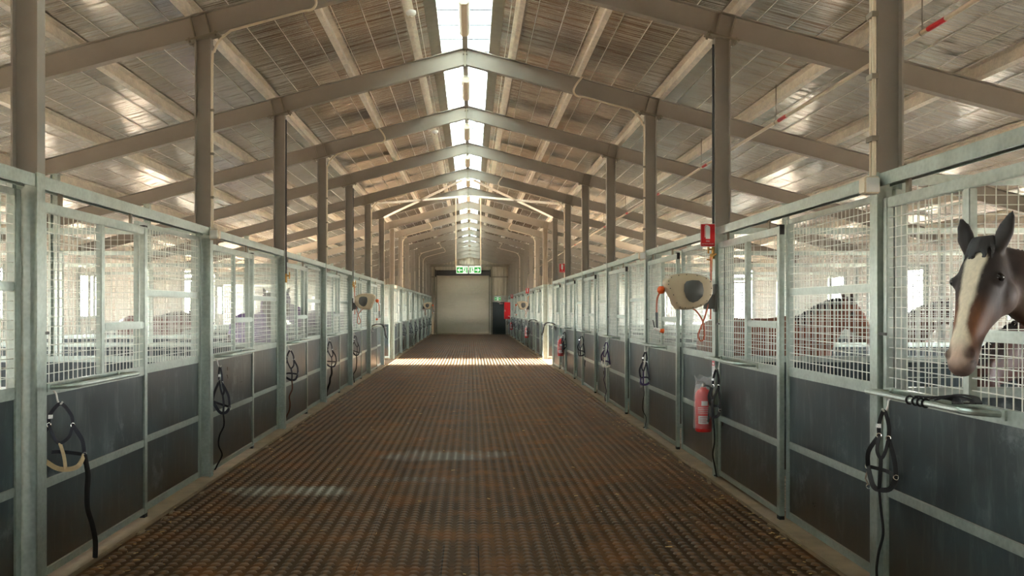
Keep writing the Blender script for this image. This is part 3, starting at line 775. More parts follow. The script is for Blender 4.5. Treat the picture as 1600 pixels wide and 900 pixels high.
for s in (-1, 1):
    for i, k in enumerate(range(8 if s < 0 else 7, 15)):
        if s > 0 and k == 7: continue
        copy_tree(src[(i + (s > 0)) % 5], hook(s, k), (-0.85 if s < 0 else PI + 0.85), 'dark halter hung at the %s %s post, past the cross passage' % (ORD[k if s < 0 else min(k + 1, 15)], 'left' if s < 0 else 'right'), G)

# ------------------------------------------------------------------ bridle straps laid over the nearest right rack
e = empty('bridle', (XC, YK(0), 1.19), 'black leather bridle straps laid over the rack under the horse head', 'bridle')
b = MB()
for y in (-0.735, -0.80, -0.85, -0.90):     # turns round the tube
    b.ring((-0.21, y, -0.003), (0, 1, 0), 0.0185, 0.006, 12, 6)
b.build('wrapped_strap', M['black_web'], e, True)
for i in range(5):
    r_ = random.Random(40 + i); y0 = -0.82 - 0.05 * i
    pts = [(-0.205, y0 + 0.03, 0.022), (-0.15, y0 - 0.05, 0.022 + 0.008 * i), (-0.11 + r_.uniform(-0.03, 0.03), y0 - 0.14, 0.020 + 0.008 * i), (-0.15 + r_.uniform(-0.04, 0.03), y0 - 0.24, 0.016 + 0.007 * i), (-0.19, y0 - 0.32, 0.02 + 0.005 * i)]
    MB().strap(spline(pts, 5), 0.030, 0.006, (0, 0, 1)).build('strap', M['black_web'], e)

# ------------------------------------------------------------------ saddle pads over the racks next to the passage
def saddle_pad(label, s, y, z, seed):
    e = empty('saddle_pad', (s * (XC - 0.21), y, z), label, 'saddle pad', 'black saddle pads on the racks')
    def sheet(y0, y1, r, drop0, drop1, th):
        b = MB(); n = 14; pts = []
        for i in range(-4, n + 5):
            if i < 0: pts.append((-r - 0.01 * (-i), -drop0 * (-i) / 4))
            elif i > n: pts.append((r + 0.01 * (i - n), -drop1 * (i - n) / 4))
            else:
                a = PI - PI * i / n; pts.append((r * math.cos(a), r * 0.55 * math.sin(a)))
        prof = pts + [(p[0] * (1 - th / r), p[1] - th) for p in reversed(pts)]
        # swept along the rack
        b.prism([(p[0] * -s, p[1]) for p in prof], (0, y0, -r * 0.55 + 0.03), (0, y1, -r * 0.55 + 0.03), (1, 0, 0), (0, 0, 1))
        return b
    sheet(-0.24, 0.0, 0.17, 0.26, 0.20, 0.018).build('flap', M['pad'], e, True)
    sheet(0.02, 0.22, 0.17, 0.18, 0.27, 0.018).build('flap', M['pad'], e, True)
    sheet(-0.26, 0.24, 0.145, 0.02, 0.02, 0.012).build('lining', M['reelface'], e, True)
saddle_pad('black saddle pad draped on the left rack just before the cross passage', -1, YK(5) + 0.62, 1.23, 1)
saddle_pad('black saddle pad arched over the right rack just before the cross passage', 1, YK(6) - 0.52, 1.23, 2)
saddle_pad('black saddle pad on the right rack just past the cross passage', 1, YK(8) - 0.62, 1.23, 3)

# ------------------------------------------------------------------ extinguishers, notices and red signs on the right posts
FLX = XC - 0.0775
ex = empty('fire_extinguisher', (0, 0, 0), 'x', 'fire extinguisher')      # local x towards the aisle is -x
c = (-0.098, 0, 0)
MB().lathe([(0, -0.24), (0.074, -0.24), (0.080, -0.225), (0.080, 0.10), (0.074, 0.135), (0.05, 0.165), (0.028, 0.178), (0.028, 0.19), (0, 0.19)], c, 24).build('cylinder', M['red'], ex, True)
MB().lathe([(0.0815, 0.015), (0.0815, 0.06)], c, 8, math.radians(42), math.radians(242)).lathe([(0.0815, -0.16), (0.0815, -0.085)], c, 8, math.radians(70), math.radians(220)).build('instruction_label', M['label'], ex, True)
b = MB()
for i in range(4):
    for z in (-0.005 - 0.017 * i,): b.lathe([(0.082, z - 0.0025), (0.082, z + 0.0025)], c, 8, math.radians(80 - 8 * (i % 2)), math.radians(216))
b.build('white_print', M['label'], ex, True)
b = MB()
for i in range(4): b.lathe([(0.0822, -0.102 - 0.015 * i), (0.0822, -0.096 - 0.015 * i)], c, 8, math.radians(54 - 8 * (i % 2)), math.radians(228))
b.build('red_print', M['pinkprint'], ex, True)
b = MB().lathe([(0, 0.19), (0.022, 0.19), (0.022, 0.225), (0, 0.225)], c, 12).box(-0.17, -0.085, -0.012, 0.012, 0.222, 0.232).box(-0.165, -0.10, -0.012, 0.012, 0.238, 0.246)
b.build('valve_lever', M['chrome'], ex)
MB().tube(spline([(-0.085, -0.02, 0.205), (-0.05, -0.06, 0.19), (-0.055, -0.095, 0.10), (-0.07, -0.092, -0.05), (-0.075, -0.088, -0.14)], 5), 0.009, 8).build('hose', M['dark'], ex, True)
b = MB(); prof = []
for z, sx_, sy_ in ((-0.205, 0.098, 0.104), (-0.10, 0.094, 0.098), (0.06, 0.093, 0.096), (0.16, 0.086, 0.092), (0.215, 0.070, 0.100), (0.255, 0.074, 0.125), (0.285, 0.085, 0.135)):
    prof.append([Vector((-0.098 + sx_ * math.cos(2 * PI * i / 20), sy_ * math.sin(2 * PI * i / 20) * (1 + 0.05 * math.sin(5 * i + z * 30)), z + 0.018 * math.cos(i * 1.3) * (z > 0.25))) for i in range(20)])
vs = [p for r_ in prof for p in r_]; fs = [(k * 20 + i, k * 20 + (i + 1) % 20, (k + 1) * 20 + (i + 1) % 20, (k + 1) * 20 + i) for k in range(len(prof) - 1) for i in range(20)]
b.add(vs, fs).build('plastic_cover', M['bag'], ex, True)
MB().box(-0.022, -0.002, -0.03, 0.03, -0.10, 0.10).build('wall_bracket', M['plate'], ex)
EXL = {1: 'red fire extinguisher in a clear bag under the notice, nearest on the right', 5: 'red fire extinguisher in a clear bag just before the cross passage', 9: 'red bagged fire extinguisher below the far right hose reel', 13: 'small red fire extinguisher farthest down the right row, near the red cabinet'}
for i, k in enumerate((1, 5, 9, 13)):
    loc = (FLX - 0.002, YK(k) - 0.005, 0.70)
    if i == 0: ex.location = loc; ex['label'] = EXL[k]; ex['group'] = 'fire extinguishers on the right posts'
    else: copy_tree(ex, loc, 0, EXL[k], 'fire extinguishers on the right posts')
sg = empty('fire_extinguisher_sign', (0, 0, 0), 'x', 'sign')     # faces the camera, stands out from the post
SW, SH = 0.142, 0.222
MB().box(-SW, 0, 0, 0.003, -SH / 2, SH / 2).build('sign_plate', M['redsign'], sg)
b = MB(); cx = -SW * 0.50
b.poly([(cx - 0.021, -0.0012, -0.035), (cx + 0.021, -0.0012, -0.035), (cx + 0.021, -0.0012, 0.078), (cx + 0.012, -0.0012, 0.092), (cx - 0.012, -0.0012, 0.092), (cx - 0.021, -0.0012, 0.078)], 0.001)
b.poly([(cx - 0.010, -0.0012, 0.090), (cx - 0.004, -0.0012, 0.090), (cx + 0.004, -0.0012, 0.098), (cx - 0.024, -0.0012, 0.098), (cx - 0.030, -0.0012, 0.085), (cx - 0.030, -0.0012, -0.02), (cx - 0.025, -0.0012, -0.02), (cx - 0.025, -0.0012, 0.083), (cx - 0.021, -0.0012, 0.092)], 0.001)
b.build('extinguisher_symbol', M['label'], sg)
text_mesh('FIRE', 0.020, M['label'], 'lettering', sg, Matrix.Translation((cx, -0.001, -0.058)) @ Matrix.Rotation(PI / 2, 4, 'X'))
text_mesh('EXTINGUISHER', 0.0165, M['label'], 'lettering', sg, Matrix.Translation((cx, -0.001, -0.084)) @ Matrix.Rotation(PI / 2, 4, 'X'))
b = MB()
for x0, x1, z0, z1 in ((-SW, 0, SH / 2 - 0.004, SH / 2), (-SW, 0, -SH / 2, -SH / 2 + 0.004), (-SW, -SW + 0.004, -SH / 2, SH / 2), (-0.004, 0, -SH / 2, SH / 2)): b.box(x0, x1, -0.001, 0, z0, z1)
b.build('border', M['label'], sg)
SGL = {1: 'red fire extinguisher sign on the second right post, largest of its kind', 5: 'red fire extinguisher sign high on the right post before the cross passage', 9: 'red fire extinguisher sign above the far right hose reel', 13: 'tiny red sign farthest down the right row above the red cabinet'}
for i, (k, z) in enumerate(((1, 2.355), (5, 2.66), (9, 2.36), (13, 2.32))):
    loc = (FLX - 0.001, YK(k) - 0.06, z)
    if i == 0: sg.location = loc; sg['label'] = SGL[k]; sg['group'] = 'red extinguisher signs'
    else: copy_tree(sg, loc, 0, SGL[k], 'red extinguisher signs')
e = empty('notice', (FLX - 0.001, YK(1), 1.06), 'white notice with red header and arrow above the nearest fire extinguisher', 'notice')
MB().box(-0.003, 0, -0.048, 0.048, -0.085, 0.085).build('notice_plate', M['label'], e)
MB().box(-0.0042, -0.003, -0.044, 0.044, 0.035, 0.080).build('header', M['pinkprint'], e)
MB().box(-0.005, -0.0042, -0.028, 0.028, 0.045, 0.066).build('header_panel', M['label'], e)
b = MB()
for i in range(5): b.box(-0.0042, -0.003, -0.032 + 0.004 * (i % 2), 0.032, 0.020 - 0.012 * i, 0.025 - 0.012 * i)
b.build('print_lines', M['greyprint'], e)
MB().poly([(-0.003, -0.024, -0.046), (-0.003, 0.0, -0.078), (-0.003, 0.024, -0.046)], 0.0012).build('arrow', M['pinkprint'], e)
e = empty('fire_cabinet', (2.42, YK(14) - 0.02, 1.52), 'tall plain red cabinet mounted on the right beside the charcoal end door', 'cabinet')
MB().box(-0.36, 0.0, -0.10, 0.08, -0.5, 0.5).build('cabinet_body', M['red'], e, bevel=0.012)
dd = MB().box(-0.345, -0.015, -0.118, -0.102, -0.48, 0.48).build('cabinet_door', M['redsign'], e, bevel=0.006)
MB().box(-0.325, -0.30, -0.13, -0.118, -0.06, 0.06).build('cabinet_latch', M['chrome'], dd)

# ------------------------------------------------------------------ retractable hose reels
reel = empty('hose_reel', (0, 0, 0), 'x', 'hose reel')      # faces -y, bracket towards +x
zo = lambda x, y: ((x - 325) / 725.0, (565 - y) / 725.0)
out = [zo(*p) for p in ((163, 490), (185, 462), (240, 446), (300, 440), (380, 447), (450, 470), (482, 495), (490, 545), (482, 595), (455, 640), (410, 672), (350, 690), (290, 694), (250, 688), (226, 655), (200, 595), (176, 545), (162, 515))]
cxo = sum(p[0] for p in out) / len(out); czo = sum(p[1] for p in out) / len(out)
def shell(b, out, layers):
    n = len(out); vs = []; fs = []
    for sc_, y in layers: vs += [(cxo + (p[0] - cxo) * sc_, y, czo + (p[1] - czo) * sc_) for p in out]
    for k in range(len(layers) - 1): fs += [(k * n + i, k * n + (i + 1) % n, (k + 1) * n + (i + 1) % n, (k + 1) * n + i) for i in range(n)]
    fs += [tuple(range(n - 1, -1, -1)), tuple((len(layers) - 1) * n + i for i in range(n))]
    return b.add(vs, fs)
shell(MB(), out, ((0.72, -0.118), (0.88, -0.112), (0.96, -0.096), (1.0, -0.07), (1.0, 0.07), (0.96, 0.096), (0.85, 0.11))).build('casing', M['reelbody'], reel, True)
face = [zo(*p) for p in ((285, 520), (300, 498), (340, 490), (385, 493), (408, 512), (418, 560), (410, 600), (378, 632), (345, 645), (318, 636), (296, 606), (284, 565))]
b = MB(); n = len(face); fx_ = sum(p[0] for p in face) / n; fz_ = sum(p[1] for p in face) / n
vs = [(p[0], -0.112, p[1]) for p in face] + [(p[0], -0.124, p[1]) for p in face] + [(fx_ + (p[0] - fx_) * 0.8, -0.134, fz_ + (p[1] - fz_) * 0.8) for p in face]
fs = [(k * n + i, k * n + (i + 1) % n, (k + 1) * n + (i + 1) % n, (k + 1) * n + i) for k in range(2) for i in range(n)] + [tuple(2 * n + i for i in range(n))]
b.add(vs, fs).build('side_cover', M['reelface'], reel, True)
b = MB()
for i in range(0, len(out)):
    p = out[i]; q = (cxo + (p[0] - cxo) * 0.90, czo + (p[1] - czo) * 0.90)
    b.lathe([(0, 0), (0.005, 0), (0.005, 0.004), (0, 0.004)], (0, 0, 0), 6)
    m_ = len(b.v) - 24
    for j in range(m_, len(b.v)):
        x, y, z = b.v[j]; b.v[j] = (q[0] + x, -0.112 - z, q[1] + y)
b.build('casing_screws', M['dark'], reel)
ox, oz = zo(152, 556)
b = MB()
for i in range(7): pass
b.lathe([(0, -0.038), (0.022, -0.034), (0.036, -0.016), (0.038, 0.0), (0.036, 0.016), (0.022, 0.034), (0, 0.038)], (ox - 0.012, 0, oz), 16)
b.lathe([(0.012, 0), (0.018, 0.0), (0.018, 0.035), (0.012, 0.035)], (ox - 0.012, 0, oz), 10)
b.build('hose_stopper', M['orange'], reel, True)
p_ = [zo(135, 575), zo(122, 600), zo(114, 640), zo(113, 715)]
MB().tube(spline([(a, 0, z) for a, z in p_], 5), 0.009, 8).build('outlet_hose', M['hose'], reel, True)
MB().tube([(zo(113, 715)[0], 0, zo(113, 712)[1]), (zo(115, 830)[0], 0, zo(115, 830)[1])], [0.012, 0.010], 8).tube([(zo(85, 770)[0], -0.01, zo(0, 765)[1]), (zo(95, 800)[0], -0.01, zo(0, 812)[1]), (zo(108, 815)[0], 0, zo(0, 822)[1])], 0.005, 6).build('spray_handle', M['dark'], reel, True)
g0, g1, g2 = zo(95, 822), zo(135, 838), zo(162, 842)
nz = MB().tube([(g0[0], 0, g0[1]), (g1[0], 0, g1[1])], 0.016, 10).build('spray_nozzle', M['white'], reel, True)
MB().tube([(g1[0], 0, g1[1]), (g2[0], 0, g2[1])], [0.017, 0.024], 10).build('nozzle_tip', M['orange'], nz, True)
MB().box(0.165, 0.275, -0.03, 0.05, -0.17, -0.03).box(0.255, 0.278, -0.045, 0.045, -0.20, 0.07).build('swivel_bracket', M['reelface'], reel, bevel=0.006)
MB().tube(spline([(0.20, -0.02, -0.10), (0.175, -0.03, -0.20), (0.13, -0.03, -0.33), (0.10, -0.02, -0.42), (0.13, 0.0, -0.475), (0.17, 0.02, -0.44), (0.16, 0.03, -0.30), (0.10, 0.02, -0.20), (0.05, 0.0, -0.165)], 6), 0.008, 8).build('inlet_hose', M['hose'], reel, True)
MB().tube(spline([(0.235, 0.02, 0.36), (0.228, 0.0, 0.22), (0.225, -0.01, 0.02), (0.222, -0.01, -0.14), (0.22, -0.01, -0.27)], 5), 0.009, 8).build('supply_hose', M['hose'], reel, True)
b = MB().tube([(0.235, 0.02, 0.36), (0.235, 0.02, 0.27)], 0.014, 8).tube([(0.235, 0.02, 0.33), (0.285, 0.02, 0.36)], 0.010, 8).tube([(0.235, 0.02, 0.30), (0.19, 0.0, 0.305)], 0.008, 8)
b.tube([(0.235, 0.02, 0.27), (0.233, 0.015, 0.19)], [0.014, 0.012], 8)
b.build('brass_tap', M['brass'], reel, True)
def place_reel(s, k, z, lab, first=False):
    x = s * (FLX - 0.28)
    o = reel if first else copy_tree(reel, None, None, lab, 'hose reels on the posts')
    if first: o['label'] = lab; o['group'] = 'hose reels on the posts'
    o.location = (x, YK(k) - 0.10, z)
    return o
place_reel(1, 1, 1.815, 'large beige hose reel on the second right post below the red sign', True)
place_reel(1, 9, 1.78, 'small beige hose reel far down the right row past the passage')
def mirror_tree(o):      # left-hand copies: meshes flipped in x
    for ch in o.children:
        me = ch.data.copy(); me.transform(Matrix.Scale(-1, 4, (1, 0, 0))); me.flip_normals(); ch.data = me; mirror_tree(ch)
for k, lab in ((4, 'beige hose reel on the fifth left post before the cross passage'), (12, 'tiny beige hose reel far down the left row near the roller shutter')):
    o = place_reel(-1, k, 1.80, lab); mirror_tree(o)

# ------------------------------------------------------------------ exit signs
def arrow(cx, cz, L, d, y):
    h = 0.030
    pts = [(cx - d * L, cz), (cx - d * L * 0.1, cz + 0.062), (cx + d * L * 0.22, cz + 0.062), (cx - d * L * 0.22, cz + 0.018), (cx + d * L, cz + 0.018), (cx + d * L, cz - 0.018), (cx - d * L * 0.22, cz - 0.018), (cx + d * L * 0.22, cz - 0.062), (cx - d * L * 0.1, cz - 0.062)]
    if d < 0: pts = pts[::-1]
    return pts
def runner(b, cx, cz, d, y, S=1.0):
    q = lambda pts: b.poly([(cx + d * a * S, y, cz + h * S) for a, h in (pts if d > 0 else pts[::-1])], 0.002)
    b.lathe([(0, 0), (0.012 * S, 0), (0.012 * S, 0.002), (0, 0.002)], (0, 0, 0), 10)
    for j in range(len(b.v) - 40, len(b.v)):
        x, yy, z = b.v[j]; b.v[j] = (cx + x - d * 0.012 * S, y - z, cz + yy + 0.052 * S)
    for a, c_, w in (((-0.008, 0.035), (0.008, 0.0), 0.020), ((0.006, 0.0), (-0.022, -0.022), 0.013), ((-0.022, -0.022), (-0.018, -0.058), 0.011), ((0.008, 0.0), (0.020, -0.03), 0.013), ((0.020, -0.03), (0.044, -0.046), 0.011), ((-0.008, 0.034), (-0.034, 0.018), 0.009), ((-0.004, 0.034), (0.024, 0.024), 0.009)):
        A_, B_ = Vector(a), Vector(c_); t = (B_ - A_).normalized(); nn = Vector((-t.y, t.x)) * w / 2
        q([tuple(A_ - nn), tuple(B_ - nn), tuple(B_ + nn), tuple(A_ + nn)])
    return b
def exit_sign(label, x0, x1, z0, z1, Y, d, rod_x=None, door=False):
    cx, cz = (x0 + x1) / 2, (z0 + z1) / 2; w, h = (x1 - x0) / 2, (z1 - z0) / 2
    e = empty('exit_sign', (cx, Y, cz), label, 'exit sign', 'green exit signs')
    MB().box(-w, w, -0.0, 0.06, -h, h + (0.012)).build('sign_housing', M['exitwhite'] if not door else M['white'], e, bevel=0.008)
    f = 0.86
    gp = MB().box(-w * 0.92, w * 0.92, -0.004, -0.0005, -h * 0.82, h * 0.80).build('green_panel', M['exitgreen'], e)
    if not door:
        b = MB(); a = arrow(d * w * 0.42 * 1.0, 0, 0.07, -d, 0)
        b.poly([(p, -0.0045, q * h / 0.107) for p, q in a], 0.002).build('arrow', M['exitwhite'], e)
        MB().box(*sorted((-d * w * 0.12, -d * w * 0.72)), -0.006, -0.0041, -h * 0.80, h * 0.72).build('doorway_panel', M['exitwhite'], e)
        runner(MB(), -d * w * 0.42, -0.0, d, -0.0065, 1.25).build('running_figure', M['exitgreen'], e)
    else:
        MB().box(-w * 0.25, w * 0.25, -0.006, -0.0041, -h * 0.80, h * 0.72).build('doorway_panel', M['exitwhite'], e)
        runner(MB(), 0, 0, -1, -0.0065, 1.2).build('running_figure', M['exitgreen'], e)
        for sd_ in (-1, 1): MB().poly([(p, -0.0045, q * 0.6) for p, q in arrow(sd_ * w * 0.6, 0, 0.05, -sd_, 0)], 0.002).build('arrow', M['exitwhite'], e)
    if rod_x is not None:
        MB().tube([(rod_x - cx, 0.03, h - 0.01), (rod_x - cx, 0.03, zraf(0.45) + 0.24 - cz)], 0.016, 8).box(*sorted((rod_x - cx - 0.02, 0.0)), 0.015, 0.045, h, h + 0.03).build('hanging_rod', M['cream'], e)
EY = 28.5
a0, a1 = px(713, 416.5, EY), px(731.2, 427.3, EY); b0, b1 = px(733, 416.5, EY), px(751.6, 427.3, EY)
exit_sign('hanging green exit sign with arrow pointing left', a0.x, a1.x, a1.z, a0.z, EY, -1, a0.x - 0.015)
exit_sign('hanging green exit sign with arrow pointing right', b0.x, b1.x, b1.z, b0.z, EY, 1, b1.x - 0.012)
a0, a1 = px(772.3, 463.8, YEND - 0.1), px(783, 469.6, YEND - 0.1)
exit_sign('small green exit sign above the charcoal door', a0.x, a1.x, a1.z, a0.z, YEND - 0.105, 1, None, True)

# ------------------------------------------------------------------ conduits, boxes and pipes
def conduit(s, k, x_end, curl, label, z0=2.42):
    xc = s * (XC - 0.0775 - 0.016); y = YK(k) - 0.045
    zt = zraf(XC - 0.25) - 0.022
    pts = [(xc, y, z0), (xc, y, zt - 0.36)] + [(xc - s * 0.02, y, zt - 0.2), (xc - s * 0.07, y, zt - 0.09), (xc - s * 0.18, y, zraf(XC - 0.27) - 0.02)]
    pts = spline(pts, 4)
    if x_end: pts.append(Vector((s * x_end, y, zraf(x_end) - 0.018)))
    if curl:
        xe = x_end; zz = zraf(xe)
        pts += spline([(s * xe, y, zz - 0.018), (s * (xe - 0.10), y - 0.015, zz - 0.005), (s * (xe - 0.14), y - 0.02, zz + 0.06), (s * (xe - 0.10), y - 0.02, zz + 0.15), (s * (xe - 0.02), y - 0.015, zz + 0.25)], 4)[1:]
    b = MB().tube(pts, 0.0135, 8)
    e = b.build('conduit', M['cream'], None, True); tag(e, label, 'conduit', 'cream conduits on the portal frames')
    z = z0 + 0.3
    while z < zt - 0.4:
        MB().box(xc - 0.018, xc + 0.018, y - 0.017, y + 0.012, z - 0.012, z + 0.012).build('clip', M['plate'], e); z += 0.42
for s, k, xe, curl in ((-1, 1, 1.55, True), (-1, 3, 1.55, True), (-1, 5, 1.5, False), (-1, 8, 1.5, True), (-1, 11, 1.5, True), (-1, 12, 1.4, True), (1, 2, 1.60, True), (1, 5, 0.9, True), (1, 8, 1.6, True), (1, 11, 1.6, True)):
    conduit(s, k, xe, curl, 'cream conduit bending from the %s %s post onto its rafter' % (ORD[k], 'left' if s < 0 else 'right'))
xc = XC - 0.0775 - 0.016
e = MB().tube([(xc, YK(0) - 0.045, 2.42), (xc, YK(0) - 0.045, 4.23)], 0.0135, 8).tube([(xc, YK(0) + 0.0, 2.36), (xc, YK(0) + 0.0, 4.23)], 0.009, 8).build('conduit', M['cream'], None, True)
tag(e, 'straight cream conduit up the aisle face of the nearest right post', 'conduit', 'cream conduits on the portal frames')
for i in range(5): MB().box(xc - 0.02, xc + 0.018, YK(0) - 0.065, YK(0) + 0.02, 2.62 + 0.36 * i, 2.65 + 0.36 * i).build('clip', M['plate'], e)
jb = empty('junction_box', (0, 0, 0), 'x', 'junction box')
MB().box(-0.045, 0.045, -0.045, 0.045, -0.05, 0.05).build('box_body', M['cream'], jb, bevel=0.008)
MB().box(-0.038, 0.038, -0.052, -0.045, -0.042, 0.042).build('box_lid', M['white'], jb, bevel=0.003)
first = True
for s, k, lab in ((1, 0, 'cream junction box at rail height on the nearest right post'), (-1, 1, 'cream junction box at rail height on the second left post'), (-1, 7, 'cream junction box on the left post just past the cross passage'), (1, 2, 'cream junction box on the third right post above the stall rail')):
    loc = (s * (XC - 0.0775 - 0.047), YK(k) - 0.055, 2.36)
    if first: jb.location = loc; jb['label'] = lab; jb['group'] = 'junction boxes'; first = False
    else: copy_tree(jb, loc, 0, lab, 'junction boxes')
# water standpipes with brass taps
def standpipe(s, k, z1, label):
    x = s * (XC - 0.0775 - 0.014); y = YK(k) + 0.0
    e = MB().tube([(x, y - 0.03, 4.2), (x, y - 0.03, z1)], 0.010, 8).build('water_pipe', M['dark'], None, True); tag(e, label, 'water pipe', 'dark water pipes down the posts')
    b = MB().tube([(x, y - 0.03, z1), (x, y - 0.03, z1 - 0.12)], 0.015, 8).tube([(x, y - 0.03, z1 - 0.03), (x - s * 0.05, y - 0.05, z1 - 0.03)], 0.010, 8).tube([(x - s * 0.05, y - 0.05, z1 + 0.02), (x - s * 0.05, y - 0.05, z1 - 0.07)], 0.009, 8)
    b.build('tap', M['brass'], e, True)
standpipe(-1, 2, 2.12, 'dark water pipe ending in a brass tap on the third left post')
standpipe(1, 1, 2.25, 'dark water pipe down the second right post to the big hose reel')
standpipe(-1, 4, 2.22, 'dark water pipe down the fifth left post to the hose reel')
# suspended fire water pipe over the right stalls
PX, PZ = 3.60, 3.80
e = MB().tube([(PX, 1.0, PZ), (PX, YEND - 0.2, PZ)], 0.020, 10).build('overhead_pipe', M['cream'], None, True)
tag(e, 'long pale overhead water pipe with red bands above the right stalls', 'pipe')
y = 3.6 + 3.45
while y < 40:
    MB().tube([(PX, y - 0.12, PZ), (PX, y + 0.15, PZ)], 0.0212, 10).build('red_band', M['redsign'], e, True)
    MB().tube([(PX, y + 0.25, PZ + 0.024), (PX, y + 0.25, zfoil(PX) - 0.14)], 0.006, 6).ring((PX, y + 0.25, PZ), (0, 1, 0), 0.024, 0.004, 12, 5).build('hanger', M['plate'], e)
    y += 3.5

# ------------------------------------------------------------------ straw and dirt on the floor
b = MB(); rr = random.Random(3)
for i in range(420):
    s = rr.choice((-1, 1)); edge = rr.random() < 0.7
    x = s * (MW - abs(rr.gauss(0, 0.16))) if edge else rr.uniform(-2.2, 2.2)
    y = 3.2 + 22 * rr.random() ** 1.5; a = rr.uniform(0, PI); L = rr.uniform(0.012, 0.05); wd = rr.uniform(0.0012, 0.003)
    d = Vector((math.cos(a), math.sin(a), 0)); n_ = Vector((-d.y, d.x, 0)); p = Vector((x, y, 0.0095 if abs(x) < MW else 0.024))
    b.prism([(-wd, 0), (wd, 0), (wd, 0.0025), (-wd, 0.0025)], p - d * L / 2, p + d * L / 2, n_, (0, 0, 1))
o = b.build('straw', M['straw']); tag(o, 'scattered straw bits along the floor edges', 'straw', None, 'stuff')
# small crusts of pale dirt against the kerbs
b = MB()
for i in range(60):
    s = rr.choice((-1, 1)); y = 4.0 + 24 * rr.random(); x = s * (MW - rr.uniform(0.0, 0.05)); r0 = rr.uniform(0.012, 0.04)
    n = 7; top = [Vector((x + r0 * 0.5 * math.cos(2 * PI * j / n) * rr.uniform(0.6, 1.2), y + r0 * 2.2 * math.sin(2 * PI * j / n) * rr.uniform(0.6, 1.2), 0.012)) for j in range(n)]
    base = [Vector((x + (p.x - x) * 1.3, y + (p.y - y) * 1.3, 0.0)) for p in top]
    b.add(base + top, [(j, (j + 1) % n, n + (j + 1) % n, n + j) for j in range(n)] + [tuple(n + j for j in range(n))])
o = b.build('dirt', M['concrete']); tag(o, 'pale dirt crusts along both kerbs', 'dirt', None, 'stuff')

# ------------------------------------------------------------------ horses
def loft(b, rings, n=20):
    """rings: (centre, side vector, up vector, half width, half height, exponent)"""
    vs = []; fs = []
    for c, u, v_, a, h, ex_ in rings:
        for j in range(n):
            t = 2 * PI * j / n; ct, st = math.cos(t), math.sin(t)
            vs.append(Vector(c) + Vector(u) * a * math.copysign(abs(ct) ** (2 / ex_), ct) + Vector(v_) * h * math.copysign(abs(st) ** (2 / ex_), st))
    for k in range(len(rings) - 1): fs += [(k * n + j, k * n + (j + 1) % n, (k + 1) * n + (j + 1) % n, (k + 1) * n + j) for j in range(n)]
    fs += [tuple(range(n - 1, -1, -1)), tuple((len(rings) - 1) * n + j for j in range(n))]
    return b.add(vs, fs)
def blob(b, c, r, sx=(1, 1, 1), n=10):
    rings = []
    for i in range(1, n):
        a = PI * i / n; rings.append((Vector(c) + Vector((0, 0, -r * sx[2] * math.cos(a))), (1, 0, 0), (0, 1, 0), r * sx[0] * math.sin(a), r * sx[1] * math.sin(a), 2))
    return loft(b, rings, 12)
def remesh(b, voxel, smooth=4):
    me = bpy.data.meshes.new('tmp'); me.from_pydata(b.v, [], b.f)
    bm = bmesh.new(); bm.from_mesh(me); bmesh.ops.recalc_face_normals(bm, faces=bm.faces); bm.to_mesh(me); bm.free()
    o = bpy.data.objects.new('tmp', me); COL.objects.link(o)
    md = o.modifiers.new('r', 'REMESH'); md.mode = 'VOXEL'; md.voxel_size = voxel
    sm = o.modifiers.new('s', 'SMOOTH'); sm.factor = 0.5; sm.iterations = smooth
    dg = bpy.context.evaluated_depsgraph_get(); res = bpy.data.meshes.new_from_object(o.evaluated_get(dg))
    bpy.data.objects.remove(o); bpy.data.meshes.remove(me)
    return res
LERP = lambda a, b, t: tuple(a[i] + (b[i] - a[i]) * max(0, min(1, t)) for i in range(3))
C3 = lambda r, g, b: tuple(rgb(r, g, b)[:3])
